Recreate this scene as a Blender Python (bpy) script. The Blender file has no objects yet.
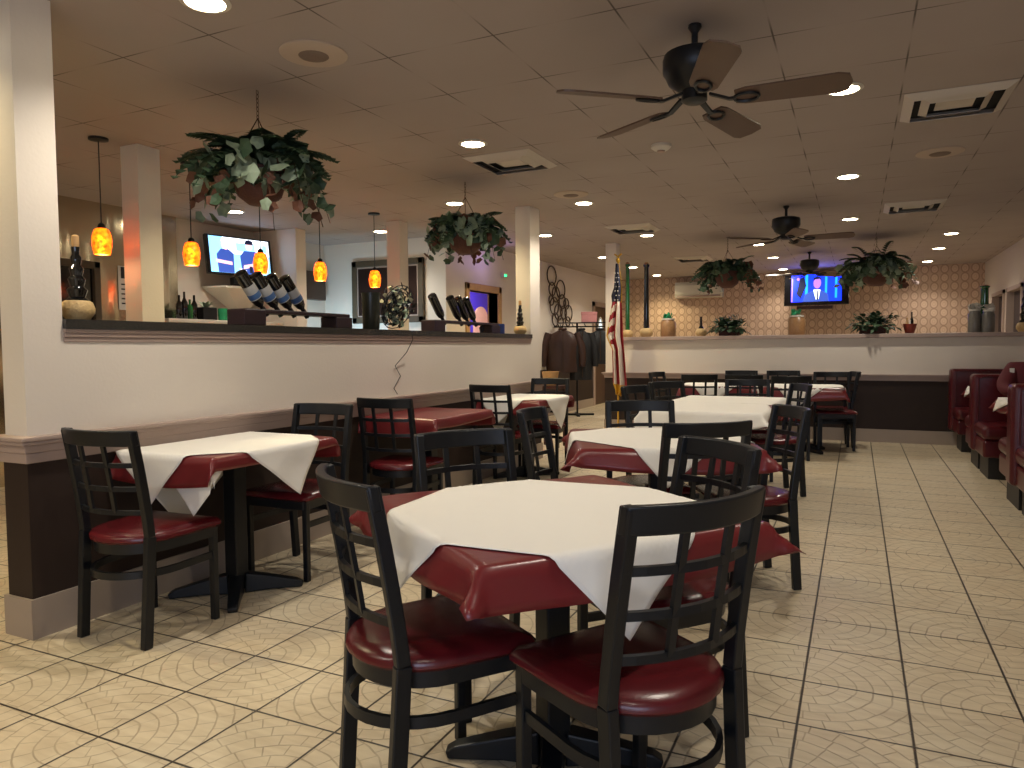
import bpy, bmesh, math, random
from mathutils import Vector, Matrix
R = math.radians
PI = math.pi
scene = bpy.context.scene
COL = scene.collection
random.seed(7)

# ---------------------------------------------------------------- camera, exposure, world
CAM_H = 1.23
f_px, yaw, pitch, roll = 726.702, 0.442677, 0.0497889, -0.0075618
fw = Vector((-math.sin(yaw)*math.cos(pitch), math.cos(yaw)*math.cos(pitch), -math.sin(pitch)))
r0 = Vector((math.cos(yaw), math.sin(yaw), 0)); u0 = r0.cross(fw)
rr = r0*math.cos(roll)+u0*math.sin(roll); uu = u0*math.cos(roll)-r0*math.sin(roll)
cam_d = bpy.data.cameras.new('camera'); cam = bpy.data.objects.new('camera', cam_d); COL.objects.link(cam)
cam.matrix_world = Matrix(((rr.x, uu.x, -fw.x, 0), (rr.y, uu.y, -fw.y, 0), (rr.z, uu.z, -fw.z, CAM_H), (0, 0, 0, 1)))
cam_d.sensor_width = 36; cam_d.lens = f_px/1024*36; cam_d.clip_start = .05; cam_d.clip_end = 100
scene.camera = cam
scene.view_settings.view_transform = 'Standard'; scene.view_settings.look = 'None'
scene.view_settings.gamma = 1; scene.view_settings.use_curve_mapping = False
scene.view_settings.exposure = 1.22
w = bpy.data.worlds.new('world'); scene.world = w; w.use_nodes = True
w.node_tree.nodes['Background'].inputs[0].default_value = (.5, .55, .7, 1)
w.node_tree.nodes['Background'].inputs[1].default_value = .05
WARM = (1, .915, .79)
CEIL = 2.74
SPOT_W = 36

def spot(x, y, z, watts, col=WARM, size=R(135), blend=.7, rad=.05, name='downlight_lamp', d=(0, 0, -1)):
    l = bpy.data.lights.new(name, 'SPOT'); l.energy = watts; l.color = col; l.spot_size = size; l.spot_blend = blend; l.shadow_soft_size = rad
    o = bpy.data.objects.new(name, l); COL.objects.link(o); o.location = (x, y, z)
    o.rotation_euler = Vector(d).to_track_quat('-Z', 'Y').to_euler(); return o
def point(x, y, z, watts, col=WARM, rad=.05, name='bulb'):
    l = bpy.data.lights.new(name, 'POINT'); l.energy = watts; l.color = col; l.shadow_soft_size = rad
    o = bpy.data.objects.new(name, l); COL.objects.link(o); o.location = (x, y, z); return o
def area(x, y, z, sx, sy, watts, col, d, name='window_daylight'):
    l = bpy.data.lights.new(name, 'AREA'); l.shape = 'RECTANGLE'; l.size = sx; l.size_y = sy; l.energy = watts; l.color = col
    o = bpy.data.objects.new(name, l); COL.objects.link(o); o.location = (x, y, z)
    o.rotation_euler = Vector(d).to_track_quat('-Z', 'Z').to_euler(); return o
# daylight from the shop windows behind the viewer, cool and weak
area(.2, -2.9, 1.6, 4.2, 1.5, 48, (.62, .74, 1.0), (-.15, 1, -.12))
# added cool fill for the bar end wall, and the violet light by the doorway
area(-6.3, 7.45, 1.25, .8, .5, 7, (.45, .75, 1.0), (-.1, 1, -.02), 'bar_cool_fill')
point(-4.7, 9.5, 2.5, .9, (.5, .35, 1.0), .1, 'violet_lamp')

# ---------------------------------------------------------------- materials
MATS = {}
def newmat(name):
    m = bpy.data.materials.new(name); m.use_nodes = True; MATS[name] = m
    nt = m.node_tree; return m, nt, nt.nodes['Principled BSDF']
def srgb(c):
    return tuple(((x/255)/12.92 if x/255 <= .04045 else ((x/255+.055)/1.055)**2.4) for x in c)+(1,)
def paint(name, rgb, rough=.6, var=.08, scale=6, bump=0, metal=0, spec=.5, coat=0, bscale=60):
    m, nt, b = newmat(name); c = srgb(rgb)
    tc = nt.nodes.new('ShaderNodeTexCoord'); n = nt.nodes.new('ShaderNodeTexNoise'); n.inputs['Scale'].default_value = scale; n.inputs['Detail'].default_value = 3
    nt.links.new(tc.outputs['Object'], n.inputs['Vector'])
    mx = nt.nodes.new('ShaderNodeMix'); mx.data_type = 'RGBA'
    mx.inputs[6].default_value = tuple(v*(1-var) for v in c[:3])+(1,); mx.inputs[7].default_value = tuple(min(1, v*(1+var)) for v in c[:3])+(1,)
    nt.links.new(n.outputs['Fac'], mx.inputs[0]); nt.links.new(mx.outputs[2], b.inputs['Base Color'])
    b.inputs['Roughness'].default_value = rough; b.inputs['Metallic'].default_value = metal; b.inputs['Specular IOR Level'].default_value = spec
    b.inputs['Coat Weight'].default_value = coat
    if bump:
        n2 = nt.nodes.new('ShaderNodeTexNoise'); n2.inputs['Scale'].default_value = bscale; nt.links.new(tc.outputs['Object'], n2.inputs['Vector'])
        bp = nt.nodes.new('ShaderNodeBump'); bp.inputs['Strength'].default_value = bump; bp.inputs['Distance'].default_value = .01
        nt.links.new(n2.outputs['Fac'], bp.inputs['Height']); nt.links.new(bp.outputs[0], b.inputs['Normal'])
    return m
def glow(name, rgb, strength, base=None):
    m, nt, b = newmat(name); c = srgb(rgb)
    b.inputs['Base Color'].default_value = base or c; b.inputs['Emission Color'].default_value = c; b.inputs['Emission Strength'].default_value = strength
    return m

M_wall = paint('cream_wall_paint', (224, 214, 200), .5, .03, 2, .08)
M_ceilside = paint('upper_wall_paint', (205, 195, 182), .6, .03, 2)
M_trim = paint('taupe_moulding', (168, 148, 136), .45, .04, 3)
M_dark = paint('dark_brown_wainscot', (46, 34, 28), .6, .10, 8, spec=.3)
M_basetile = paint('grey_beige_base_tile', (158, 143, 128), .5, .08, 4)
M_granite = paint('dark_granite_ledge', (52, 50, 46), .25, .5, 90, spec=.6)
M_black = paint('black_metal', (16, 19, 23), .4, .1, 20, spec=.38)
M_seat = paint('burgundy_vinyl_seat', (88, 21, 26), .27, .12, 10, .05, spec=.5, bscale=200)
M_cloth = paint('burgundy_vinyl_cloth', (110, 34, 36), .3, .08, 6, .06, bscale=25)
M_paper = paint('white_table_paper', (236, 232, 222), .8, .015, 5, .12, bscale=12)
M_wood = paint('dark_mahogany_wood', (62, 34, 30), .4, .2, 12)
M_rack = paint('dark_stained_rack_wood', (42, 27, 32), .4, .2, 12)
M_black_gl = paint('black_glossy_glass', (10, 11, 13), .08, .1, 5, spec=.8)
M_leather = paint('maroon_booth_leather', (82, 20, 26), .3, .12, 8, .12, bscale=40)
M_kick = paint('black_rubber_kick', (30, 27, 24), .5, .1, 8)
M_vent = paint('white_vent_metal', (196, 187, 174), .5, .03, 8)
M_void = paint('black_duct', (12, 10, 9), .9, .05, 8)
M_pole = paint('chain_bronze', (70, 52, 38), .45, .1, 8, metal=.6)
M_wicker = paint('straw_wicker', (190, 160, 110), .75, .25, 60, .4, bscale=90)
M_basket = paint('brown_wicker_basket', (84, 46, 34), .7, .3, 60, .5, bscale=90)
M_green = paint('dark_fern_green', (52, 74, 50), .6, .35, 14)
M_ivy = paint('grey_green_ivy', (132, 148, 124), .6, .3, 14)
M_red_leaf = paint('reddish_leaf', (104, 66, 48), .6, .3, 14)
M_lime = paint('lime_leaf', (120, 176, 50), .5, .2, 14)
M_silk = paint('cream_silk_flower', (190, 185, 150), .6, .2, 14)
M_white = paint('white_plastic', (205, 200, 188), .4, .02, 6)
M_navy = paint('flag_navy', (14, 17, 38), .75, .1, 10)
M_fred = paint('flag_red', (142, 24, 36), .75, .1, 10)
M_fwhite = paint('flag_white', (214, 205, 190), .75, .04, 10)
M_gold = paint('gold_fringe', (196, 150, 40), .6, .2, 40)
M_brown_l = paint('brown_leather_jacket', (58, 36, 28), .45, .2, 10, .2)
M_blk_cloth = paint('black_cloth', (20, 20, 22), .7, .2, 10, .2, bscale=30)
M_pink = paint('pink_box', (176, 118, 116), .6, .1, 20)
M_tan = paint('tan_wood_box', (190, 150, 100), .6, .15, 20)
M_skin = paint('skin', (186, 134, 108), .55, .06, 10)
M_hair = paint('brown_hair', (48, 34, 26), .6, .2, 30)
M_shirt = paint('maroon_sweatshirt', (84, 18, 26), .8, .1, 14, .15)
M_door = paint('dark_brown_door', (70, 50, 38), .4, .12, 6)
M_frame = paint('weathered_grey_frame', (78, 66, 48), .6, .2, 20)
M_purple = paint('violet_wall_paint', (66, 46, 170), .6, .05, 4)
M_arch = paint('peach_arch_panel', (214, 168, 130), .7, .05, 10)
M_redpot = paint('terracotta_pot', (134, 54, 40), .6, .15, 14)
M_greeng = paint('green_glass', (26, 84, 40), .12, .1, 5, spec=.8)
M_grn = paint('green_tissue', (30, 140, 90), .6, .2, 20)
M_amberjar = paint('brown_filled_jar', (150, 112, 74), .35, .3, 45)
M_greyjar = paint('grey_filled_jar', (112, 108, 100), .3, .3, 45)
M_fanwood = paint('fan_blade_wood', (92, 70, 56), .5, .12, 9)
M_label = paint('silver_wine_label', (170, 170, 168), .5, .1, 20)
M_blue = paint('blue_label', (58, 92, 140), .5, .1, 20)
M_cork = paint('cork', (150, 110, 80), .8, .2, 30)
M_paperposter = paint('poster_paper', (205, 200, 190), .7, .05, 20)
M_orange = paint('orange_label', (220, 140, 30), .5, .1, 20)
M_lit = glow('downlight_lens', (255, 240, 205), 14)
M_exit = glow('green_exit_light', (40, 255, 160), 1.3)

def mathn(nt, op, a, b=None, c=None):
    n = nt.nodes.new('ShaderNodeMath'); n.operation = op
    for i, v in enumerate((a, b, c)):
        if v is None: continue
        if isinstance(v, (int, float)): n.inputs[i].default_value = v
        else: nt.links.new(v, n.inputs[i])
    return n.outputs[0]
def xyz(nt):
    g = nt.nodes.new('ShaderNodeNewGeometry'); s = nt.nodes.new('ShaderNodeSeparateXYZ'); nt.links.new(g.outputs['Position'], s.inputs[0])
    return s.outputs, g.outputs['Position']
def mixc(nt, f, a, b):
    m = nt.nodes.new('ShaderNodeMix'); m.data_type = 'RGBA'
    if isinstance(f, (int, float)): m.inputs[0].default_value = f
    else: nt.links.new(f, m.inputs[0])
    for i, v in ((6, a), (7, b)):
        if isinstance(v, tuple): m.inputs[i].default_value = v
        else: nt.links.new(v, m.inputs[i])
    return m.outputs[2]
def dist_line(nt, v, pitch, off):       # distance (metres) to the nearest line of a grid
    t = mathn(nt, 'DIVIDE', mathn(nt, 'SUBTRACT', v, off), pitch)
    return mathn(nt, 'MULTIPLY', mathn(nt, 'ABSOLUTE', mathn(nt, 'SUBTRACT', t, mathn(nt, 'ROUND', t))), pitch)
def line_mask(nt, d, w0):
    m = nt.nodes.new('ShaderNodeMapRange'); m.inputs['From Min'].default_value = w0*.6; m.inputs['From Max'].default_value = w0*1.3
    m.inputs['To Min'].default_value = 1; m.inputs['To Max'].default_value = 0; nt.links.new(d, m.inputs['Value']); return m.outputs[0]

def floor_mat():
    m, nt, b = newmat('beige_cobble_pattern_floor_tile'); s, P = xyz(nt); T = .335; OX, OY = -2.8377, 1.8089
    gx = dist_line(nt, s[0], T, OX); gy = dist_line(nt, s[1], T, OY)
    grout = line_mask(nt, mathn(nt, 'MINIMUM', gx, gy), .0042)
    def cell(v, off):
        t = mathn(nt, 'DIVIDE', mathn(nt, 'SUBTRACT', v, off), 2*T)
        return mathn(nt, 'MULTIPLY', mathn(nt, 'SUBTRACT', t, mathn(nt, 'ROUND', t)), 2*T)
    qx = cell(s[0], OX); qy = cell(s[1], OY+T)
    nz = nt.nodes.new('ShaderNodeTexNoise'); nz.inputs['Scale'].default_value = 9; nt.links.new(P, nz.inputs['Vector'])
    rr_ = mathn(nt, 'SQRT', mathn(nt, 'ADD', mathn(nt, 'MULTIPLY', qx, qx), mathn(nt, 'MULTIPLY', qy, qy)))
    rr_ = mathn(nt, 'ADD', rr_, mathn(nt, 'MULTIPLY', mathn(nt, 'SUBTRACT', nz.outputs['Fac'], .5), .022))
    ring = dist_line(nt, rr_, .058, .0)
    idx = mathn(nt, 'FLOOR', mathn(nt, 'DIVIDE', rr_, .058))
    ang = mathn(nt, 'ARCTAN2', qy, qx)
    seg = mathn(nt, 'MULTIPLY', mathn(nt, 'ADD', mathn(nt, 'MULTIPLY', ang, 1/(2*PI)), mathn(nt, 'MULTIPLY', idx, .37)), mathn(nt, 'ADD', mathn(nt, 'MULTIPLY', idx, 4), 5))
    sd = mathn(nt, 'ABSOLUTE', mathn(nt, 'SUBTRACT', seg, mathn(nt, 'ROUND', seg)))
    sd = mathn(nt, 'MULTIPLY', sd, .075)
    pat = mathn(nt, 'MAXIMUM', line_mask(nt, ring, .003), line_mask(nt, sd, .0022))
    nb = nt.nodes.new('ShaderNodeTexNoise'); nb.inputs['Scale'].default_value = 2.3; nb.inputs['Detail'].default_value = 5; nt.links.new(P, nb.inputs['Vector'])
    base = mixc(nt, nb.outputs['Fac'], srgb((206, 184, 150)), srgb((210, 201, 176)))
    n3 = nt.nodes.new('ShaderNodeTexNoise'); n3.inputs['Scale'].default_value = 14; n3.inputs['Detail'].default_value = 6
    mp = nt.nodes.new('ShaderNodeMapping'); mp.inputs['Scale'].default_value = (.4, 2.2, 1); nt.links.new(P, mp.inputs['Vector']); nt.links.new(mp.outputs[0], n3.inputs['Vector'])
    base = mixc(nt, mathn(nt, 'MULTIPLY', mathn(nt, 'SUBTRACT', n3.outputs['Fac'], .35), 1.3), base, srgb((172, 152, 122)))
    patf = mathn(nt, 'MULTIPLY', pat, mathn(nt, 'MULTIPLY', nz.outputs['Fac'], .8))
    c = mixc(nt, patf, base, srgb((112, 92, 70)))
    c = mixc(nt, grout, c, srgb((46, 38, 32)))
    nt.links.new(c, b.inputs['Base Color']); b.inputs['Roughness'].default_value = .38
    bp = nt.nodes.new('ShaderNodeBump'); bp.inputs['Strength'].default_value = .5; bp.inputs['Distance'].default_value = .004
    h = mathn(nt, 'SUBTRACT', mathn(nt, 'MULTIPLY', nb.outputs['Fac'], .3), mathn(nt, 'ADD', mathn(nt, 'MULTIPLY', pat, .4), grout))
    nt.links.new(h, bp.inputs['Height']); nt.links.new(bp.outputs[0], b.inputs['Normal']); return m
def ceiling_mat():
    m, nt, b = newmat('acoustic_ceiling_tile'); s, P = xyz(nt)
    gx = dist_line(nt, s[0], .61, -2.2207); gy = dist_line(nt, s[1], .61, 2.6051)
    lx = line_mask(nt, gx, .0045); ly = line_mask(nt, gy, .0045)
    # seams open up where four tile corners meet and nearly close between them
    fx = nt.nodes.new('ShaderNodeMapRange'); fx.inputs['From Min'].default_value = .05; fx.inputs['From Max'].default_value = .24; fx.inputs['To Min'].default_value = 1; fx.inputs['To Max'].default_value = .05; nt.links.new(gx, fx.inputs['Value'])
    fy = nt.nodes.new('ShaderNodeMapRange'); fy.inputs['From Min'].default_value = .05; fy.inputs['From Max'].default_value = .24; fy.inputs['To Min'].default_value = 1; fy.inputs['To Max'].default_value = .05; nt.links.new(gy, fy.inputs['Value'])
    seam = mathn(nt, 'MAXIMUM', mathn(nt, 'MULTIPLY', lx, fy.outputs[0]), mathn(nt, 'MULTIPLY', ly, fx.outputs[0]))
    n = nt.nodes.new('ShaderNodeTexNoise'); n.inputs['Scale'].default_value = 1.2; nt.links.new(P, n.inputs['Vector'])
    base = mixc(nt, n.outputs['Fac'], srgb((158, 146, 138)), srgb((172, 161, 155)))
    c = mixc(nt, mathn(nt, 'MULTIPLY', seam, .8), base, srgb((50, 40, 32)))
    nt.links.new(c, b.inputs['Base Color']); b.inputs['Roughness'].default_value = .8; return m
def wallpaper_mat():
    m, nt, b = newmat('honeycomb_circle_wallpaper'); s, P = xyz(nt)
    p = .165
    def c(v, o):
        t = mathn(nt, 'DIVIDE', mathn(nt, 'SUBTRACT', v, o), p)
        return mathn(nt, 'MULTIPLY', mathn(nt, 'SUBTRACT', t, mathn(nt, 'ROUND', t)), p)
    a = mathn(nt, 'MULTIPLY', c(s[0], 0), 1.12); d_ = mathn(nt, 'MULTIPLY', c(s[2], .02), .9)
    d = mathn(nt, 'SQRT', mathn(nt, 'ADD', mathn(nt, 'MULTIPLY', a, a), mathn(nt, 'MULTIPLY', d_, d_)))
    mr = nt.nodes.new('ShaderNodeMapRange'); mr.inputs['From Min'].default_value = .046; mr.inputs['From Max'].default_value = .062; nt.links.new(d, mr.inputs['Value'])
    c_ = mixc(nt, mr.outputs[0], srgb((208, 180, 154)), srgb((190, 161, 137)))
    r2 = line_mask(nt, mathn(nt, 'ABSOLUTE', mathn(nt, 'SUBTRACT', d, .070)), .008)
    c_ = mixc(nt, mathn(nt, 'MULTIPLY', r2, .6), c_, srgb((136, 104, 86)))
    r3 = line_mask(nt, mathn(nt, 'ABSOLUTE', mathn(nt, 'SUBTRACT', d, .026)), .006)
    c = mixc(nt, mathn(nt, 'MULTIPLY', r3, .3), c_, srgb((160, 124, 102)))
    nt.links.new(c, b.inputs['Base Color']); b.inputs['Roughness'].default_value = .6; return m
def amber_mat():
    m, nt, b = newmat('amber_art_glass'); tc = nt.nodes.new('ShaderNodeTexCoord')
    v = nt.nodes.new('ShaderNodeTexNoise'); v.inputs['Scale'].default_value = 38; v.inputs['Detail'].default_value = 4; nt.links.new(tc.outputs['Object'], v.inputs['Vector'])
    rp = nt.nodes.new('ShaderNodeValToRGB'); rp.color_ramp.elements[0].position = .35; rp.color_ramp.elements[1].position = .62
    rp.color_ramp.elements[0].color = srgb((200, 62, 8)); rp.color_ramp.elements[1].color = srgb((255, 138, 22)); nt.links.new(v.outputs['Fac'], rp.inputs[0])
    nt.links.new(rp.outputs[0], b.inputs['Base Color']); nt.links.new(rp.outputs[0], b.inputs['Emission Color']); b.inputs['Emission Strength'].default_value = .8
    b.inputs['Transmission Weight'].default_value = .35; b.inputs['Roughness'].default_value = .35; return m
def steel_mat():
    m, nt, b = newmat('brushed_stainless_steel'); tc = nt.nodes.new('ShaderNodeTexCoord')
    mp = nt.nodes.new('ShaderNodeMapping'); mp.inputs['Scale'].default_value = (1, 1.2, .15); nt.links.new(tc.outputs['Object'], mp.inputs[0])
    n = nt.nodes.new('ShaderNodeTexNoise'); n.inputs['Scale'].default_value = 3; nt.links.new(mp.outputs[0], n.inputs['Vector'])
    b.inputs['Base Color'].default_value = srgb((205, 194, 172)); b.inputs['Metallic'].default_value = 1; b.inputs['Roughness'].default_value = .16
    bp = nt.nodes.new('ShaderNodeBump'); bp.inputs['Strength'].default_value = .3; bp.inputs['Distance'].default_value = .05
    nt.links.new(n.outputs['Fac'], bp.inputs['Height']); nt.links.new(bp.outputs[0], b.inputs['Normal']); return m
M_floor = floor_mat(); M_ceil = ceiling_mat(); M_paperwall = wallpaper_mat(); M_amber = amber_mat(); M_steel = steel_mat()

# ---------------------------------------------------------------- mesh helpers
class MB:
    def __init__(s): s.v = []; s.f = []; s.mi = []; s.mat = 0
    def add(s, vs, fs):
        n = len(s.v); s.v += [tuple(p) for p in vs]; s.f += [tuple(i+n for i in f) for f in fs]; s.mi += [s.mat]*len(fs); return s
    def box(s, x0, x1, y0, y1, z0, z1, M=None):
        vs = [Vector((x, y, z)) for z in (z0, z1) for y in (y0, y1) for x in (x0, x1)]
        if M: vs = [M @ v for v in vs]
        return s.add(vs, [(0, 2, 3, 1), (4, 5, 7, 6), (0, 1, 5, 4), (1, 3, 7, 5), (3, 2, 6, 7), (2, 0, 4, 6)])
    def prism(s, poly, z0, z1):            # poly ccw list of (x,y)
        n = len(poly); vs = [(x, y, z0) for x, y in poly]+[(x, y, z1) for x, y in poly]
        return s.add(vs, [tuple(range(n-1, -1, -1)), tuple(range(n, 2*n))]+[(i, (i+1) % n, n+(i+1) % n, n+i) for i in range(n)])
    def bar(s, pts, w, h, side=None, cap=True):   # rectangular section swept along points; side = fixed side vector
        pts = [Vector(p) for p in pts]; rings = []
        for i, p in enumerate(pts):
            t = (pts[min(i+1, len(pts)-1)]-pts[max(i-1, 0)]).normalized()
            if side is not None: up = Vector(side)
            else: up = Vector((0, 0, 1)) if abs(t.z) < .9 else Vector((0, 1, 0))
            a = t.cross(up).normalized(); b = a.cross(t).normalized()
            ww = w[i] if isinstance(w, (list, tuple)) else w; hh = h[i] if isinstance(h, (list, tuple)) else h
            rings.append([p+a*ww/2*sx+b*hh/2*sy for sx, sy in ((-1, -1), (1, -1), (1, 1), (-1, 1))])
        vs = [q for r in rings for q in r]; fs = []
        for i in range(len(rings)-1):
            for k in range(4): fs.append((4*i+k, 4*i+(k+1) % 4, 4*i+4+(k+1) % 4, 4*i+4+k))
        n = len(vs)
        if cap: fs += [(3, 2, 1, 0), (n-4, n-3, n-2, n-1)]
        return s.add(vs, fs)
    def tube(s, pts, r, n=8, closed=False):
        pts = [Vector(p) for p in pts]; m = len(pts); vs = []; prev = None
        for i, p in enumerate(pts):
            if closed: t = (pts[(i+1) % m]-pts[i-1]).normalized()
            else: t = (pts[min(i+1, m-1)]-pts[max(i-1, 0)]).normalized()
            if prev is None: a = t.orthogonal().normalized()
            else: a = (prev-t*prev.dot(t)).normalized()
            prev = a; b = t.cross(a); q = r[i] if isinstance(r, (list, tuple)) else r
            vs += [p+(a*math.cos(2*PI*k/n)+b*math.sin(2*PI*k/n))*q for k in range(n)]
        fs = []
        for i in range(m if closed else m-1):
            j = (i+1) % m
            for k in range(n): fs.append((i*n+k, i*n+(k+1) % n, j*n+(k+1) % n, j*n+k))
        if not closed: fs += [tuple(range(n-1, -1, -1)), tuple(range((m-1)*n, m*n))]
        return s.add(vs, fs)
    def lathe(s, prof, n=20, c=(0, 0, 0), M=None):     # prof: list of (r,z)
        vs = []; fs = []
        for r, z in prof:
            for k in range(n): vs.append(Vector((c[0]+r*math.cos(2*PI*k/n), c[1]+r*math.sin(2*PI*k/n), c[2]+z)))
        if M: vs = [M @ v for v in vs]
        m = len(prof)
        for i in range(m-1):
            for k in range(n): fs.append((i*n+k, i*n+(k+1) % n, (i+1)*n+(k+1) % n, (i+1)*n+k))
        fs += [tuple(range(n-1, -1, -1)), tuple(range((m-1)*n, m*n))]
        return s.add(vs, fs)
    def quad(s, a, b, c, d): return s.add([a, b, c, d], [(0, 1, 2, 3)])
    def build(s, name, mats, parent=None, smooth=False, bevel=0, label=None, subsurf=0):
        me = bpy.data.meshes.new(name); me.from_pydata(s.v, [], s.f)
        for m in (mats if isinstance(mats, (list, tuple)) else [mats]): me.materials.append(m)
        for p, i in zip(me.polygons, s.mi): p.material_index = i
        bm = bmesh.new(); bm.from_mesh(me); bmesh.ops.recalc_face_normals(bm, faces=bm.faces); bm.to_mesh(me); bm.free()
        if smooth:
            for p in me.polygons: p.use_smooth = True
            try: me.set_sharp_from_angle(angle=R(42))
            except Exception: pass
        o = bpy.data.objects.new(name, me); COL.objects.link(o)
        if parent: o.parent = parent
        if bevel:
            b = o.modifiers.new('bevel', 'BEVEL'); b.width = bevel; b.segments = 2; b.limit_method = 'ANGLE'
        if subsurf:
            b = o.modifiers.new('subsurf', 'SUBSURF'); b.levels = subsurf; b.render_levels = subsurf
        if label: o['label'] = label
        return o
def empty(name, loc=(0, 0, 0), rz=0):
    o = bpy.data.objects.new(name, None); COL.objects.link(o); o.location = loc; o.rotation_euler = (0, 0, rz); o.empty_display_size = .1; return o
def tag(o, label, cat, group=None):
    o['label'] = label; o['category'] = cat
    if group: o['group'] = group
    return o
def thing(name, label, cat, loc=(0, 0, 0), rz=0, group=None): return tag(empty(name, loc, rz), label, cat, group)
def struct(o): o['kind'] = 'structure'; return o
def copy_tree(o, parent=None):
    c = o.copy(); COL.objects.link(c)
    if parent: c.parent = parent
    for ch in [x for x in o.children]: copy_tree(ch, c)
    return c
def box(name, mat, x0, x1, y0, y1, z0, z1, bevel=0): return MB().box(x0, x1, y0, y1, z0, z1).build(name, mat, bevel=bevel)

# ---------------------------------------------------------------- the room
struct(box('floor', M_floor, -8.2, 3.0, -3.0, 16.2, -.1, 0))
struct(box('ceiling', M_ceil, -8.2, 3.0, -3.0, 16.2, CEIL, CEIL+.1))
WX = -3.17                       # dining face of the partition
# partition to the bar: wall with near column, ledge, mouldings
b = MB(); b.box(WX-.15, WX, 1.888, 7.16, 0, 1.33); b.box(WX-.15, WX, 1.888, 2.059, 1.33, CEIL)
struct(b.build('wall_partition', M_wall))
struct(MB().box(WX-.17, WX, 7.16, 7.42, 0, CEIL).build('wall_partition_column', M_wall))
struct(box('wall_partition_wainscot', M_dark, WX-.158, WX+.008, 1.88, 7.428, .15, .83))
struct(box('baseboard_partition', M_basetile, WX-.172, WX+.02, 1.866, 7.44, 0, .172))
def rail(name, x0, x1, y0, y1, z1):    # stepped chair rail ring around a block
    b = MB()
    for d, za, zb in ((.02, z1-.115, z1-.07), (.028, z1-.07, z1-.035), (.045, z1-.035, z1-.018), (.055, z1-.018, z1)):
        b.box(x0-d, x1+d, y0-d, y1+d, za, zb)
    return struct(b.build(name, M_trim, bevel=.004))
rail('trim_partition_rail', WX-.15, WX, 1.888, 7.42, .87)
b = MB()
for d, za, zb in ((.006, 1.27, 1.292), (.012, 1.292, 1.312), (.018, 1.312, 1.33)):
    b.box(WX-.15-d*3, WX+d, 2.06, 7.16, za, zb)
struct(b.build('trim_partition_ledge', M_trim, bevel=.004))
struct(box('trim_partition_granite', M_granite, WX-.22, WX+.024, 2.06, 7.16, 1.33, 1.372))
# far half wall
FY = 10.28
struct(box('wall_far_half', M_wall, -3.18, 2.13, FY, FY+.15, 0, 1.32))
struct(box('wall_far_column', M_wall, -3.34, -3.18, FY-.004, FY+.19, 0, CEIL))
struct(box('wall_far_wainscot', M_dark, -3.35, 2.13, FY-.01, FY+.16, .15, .80))
struct(box('baseboard_far', M_basetile, -3.36, 2.13, FY-.022, FY+.17, 0, .165))
b = MB()
for d, za, zb in ((.02, .78, .82), (.035, .82, .845), (.05, .845, .86)):
    b.box(-3.34-d, 2.13, FY-d, FY+.15+d, za, zb)
struct(b.build('trim_far_rail', M_trim))
struct(box('trim_far_ledge', M_trim, -3.18, 2.13, FY-.05, FY+.22, 1.32, 1.372, .006))
# back wall with wallpaper, right wall with windows
struct(box('wall_back', M_paperwall, -5.2, 2.3, 16.0, 16.15, 0, CEIL))
b = MB()
for y0, y1 in ((-3, 8.3), (9.75, 11.0), (12.2, 12.45), (13.65, 13.9), (15.0, 16.0)): b.box(2.13, 2.3, y0, y1, 0, CEIL)
for y0, y1 in ((8.3, 9.75), (11.0, 12.2), (12.45, 13.65), (13.9, 15.0)): b.box(2.13, 2.3, y0, y1, 0, .9); b.box(2.13, 2.3, y0, y1, 2.1, CEIL)
struct(b.build('wall_right', M_ceilside))
M_pane = paint('dark_window_glass', (36, 34, 46), .06, .1, 2, spec=.8)
for k, (y0, y1) in enumerate(((8.3, 9.75), (11.0, 12.2), (12.45, 13.65), (13.9, 15.0)), 1):
    fr = MB()
    for a in ((y0, y0+.07, .9, 2.1), (y1-.07, y1, .9, 2.1), (y0, y1, .9, .96), (y0, y1, 2.04, 2.1)): fr.box(2.10, 2.24, *a)
    w1 = struct(fr.build('window_%d' % k, M_tan if 0 else M_trim)); MB().box(2.2, 2.21, y0+.06, y1-.06, .95, 2.05).build('pane', M_pane, w1)
struct(box('wall_behind', M_wall, -8.2, 3.0, -3.1, -3.0, 0, CEIL))
struct(box('wall_left', M_ceilside, -7.25, -7.05, -3.0, 8.5, 0, CEIL))
struct(box('wall_bar_corner', M_wall, -7.05, -6.35, 7.12, 7.3, 0, CEIL))
b = MB(); b.box(-8.0, -5.15, 8.5, 8.65, 0, CEIL); struct(b.build('wall_bar_end', M_wall))
b = MB()
for y0, y1, z0, z1 in ((8.5, 9.12, 0, CEIL), (9.12, 10.05, 2.06, CEIL), (10.05, 14.55, 0, CEIL), (14.55, 15.45, 2.1, CEIL), (15.45, 16, 0, CEIL)): b.box(-5.15, -5.0, y0, y1, z0, z1)
struct(b.build('wall_side_hall', M_wall))
struct(box('wall_side_hall_wainscot', M_dark, -5.0, -4.985, 10.2, 14.5, .15, .83))
struct(box('baseboard_side_hall', M_basetile, -5.0, -4.97, 10.2, 14.5, 0, .165))
struct(box('wall_coat_panel', M_wall, -5.0, -4.1, 8.9, 8.9, 0, .01)) if 0 else None
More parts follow.
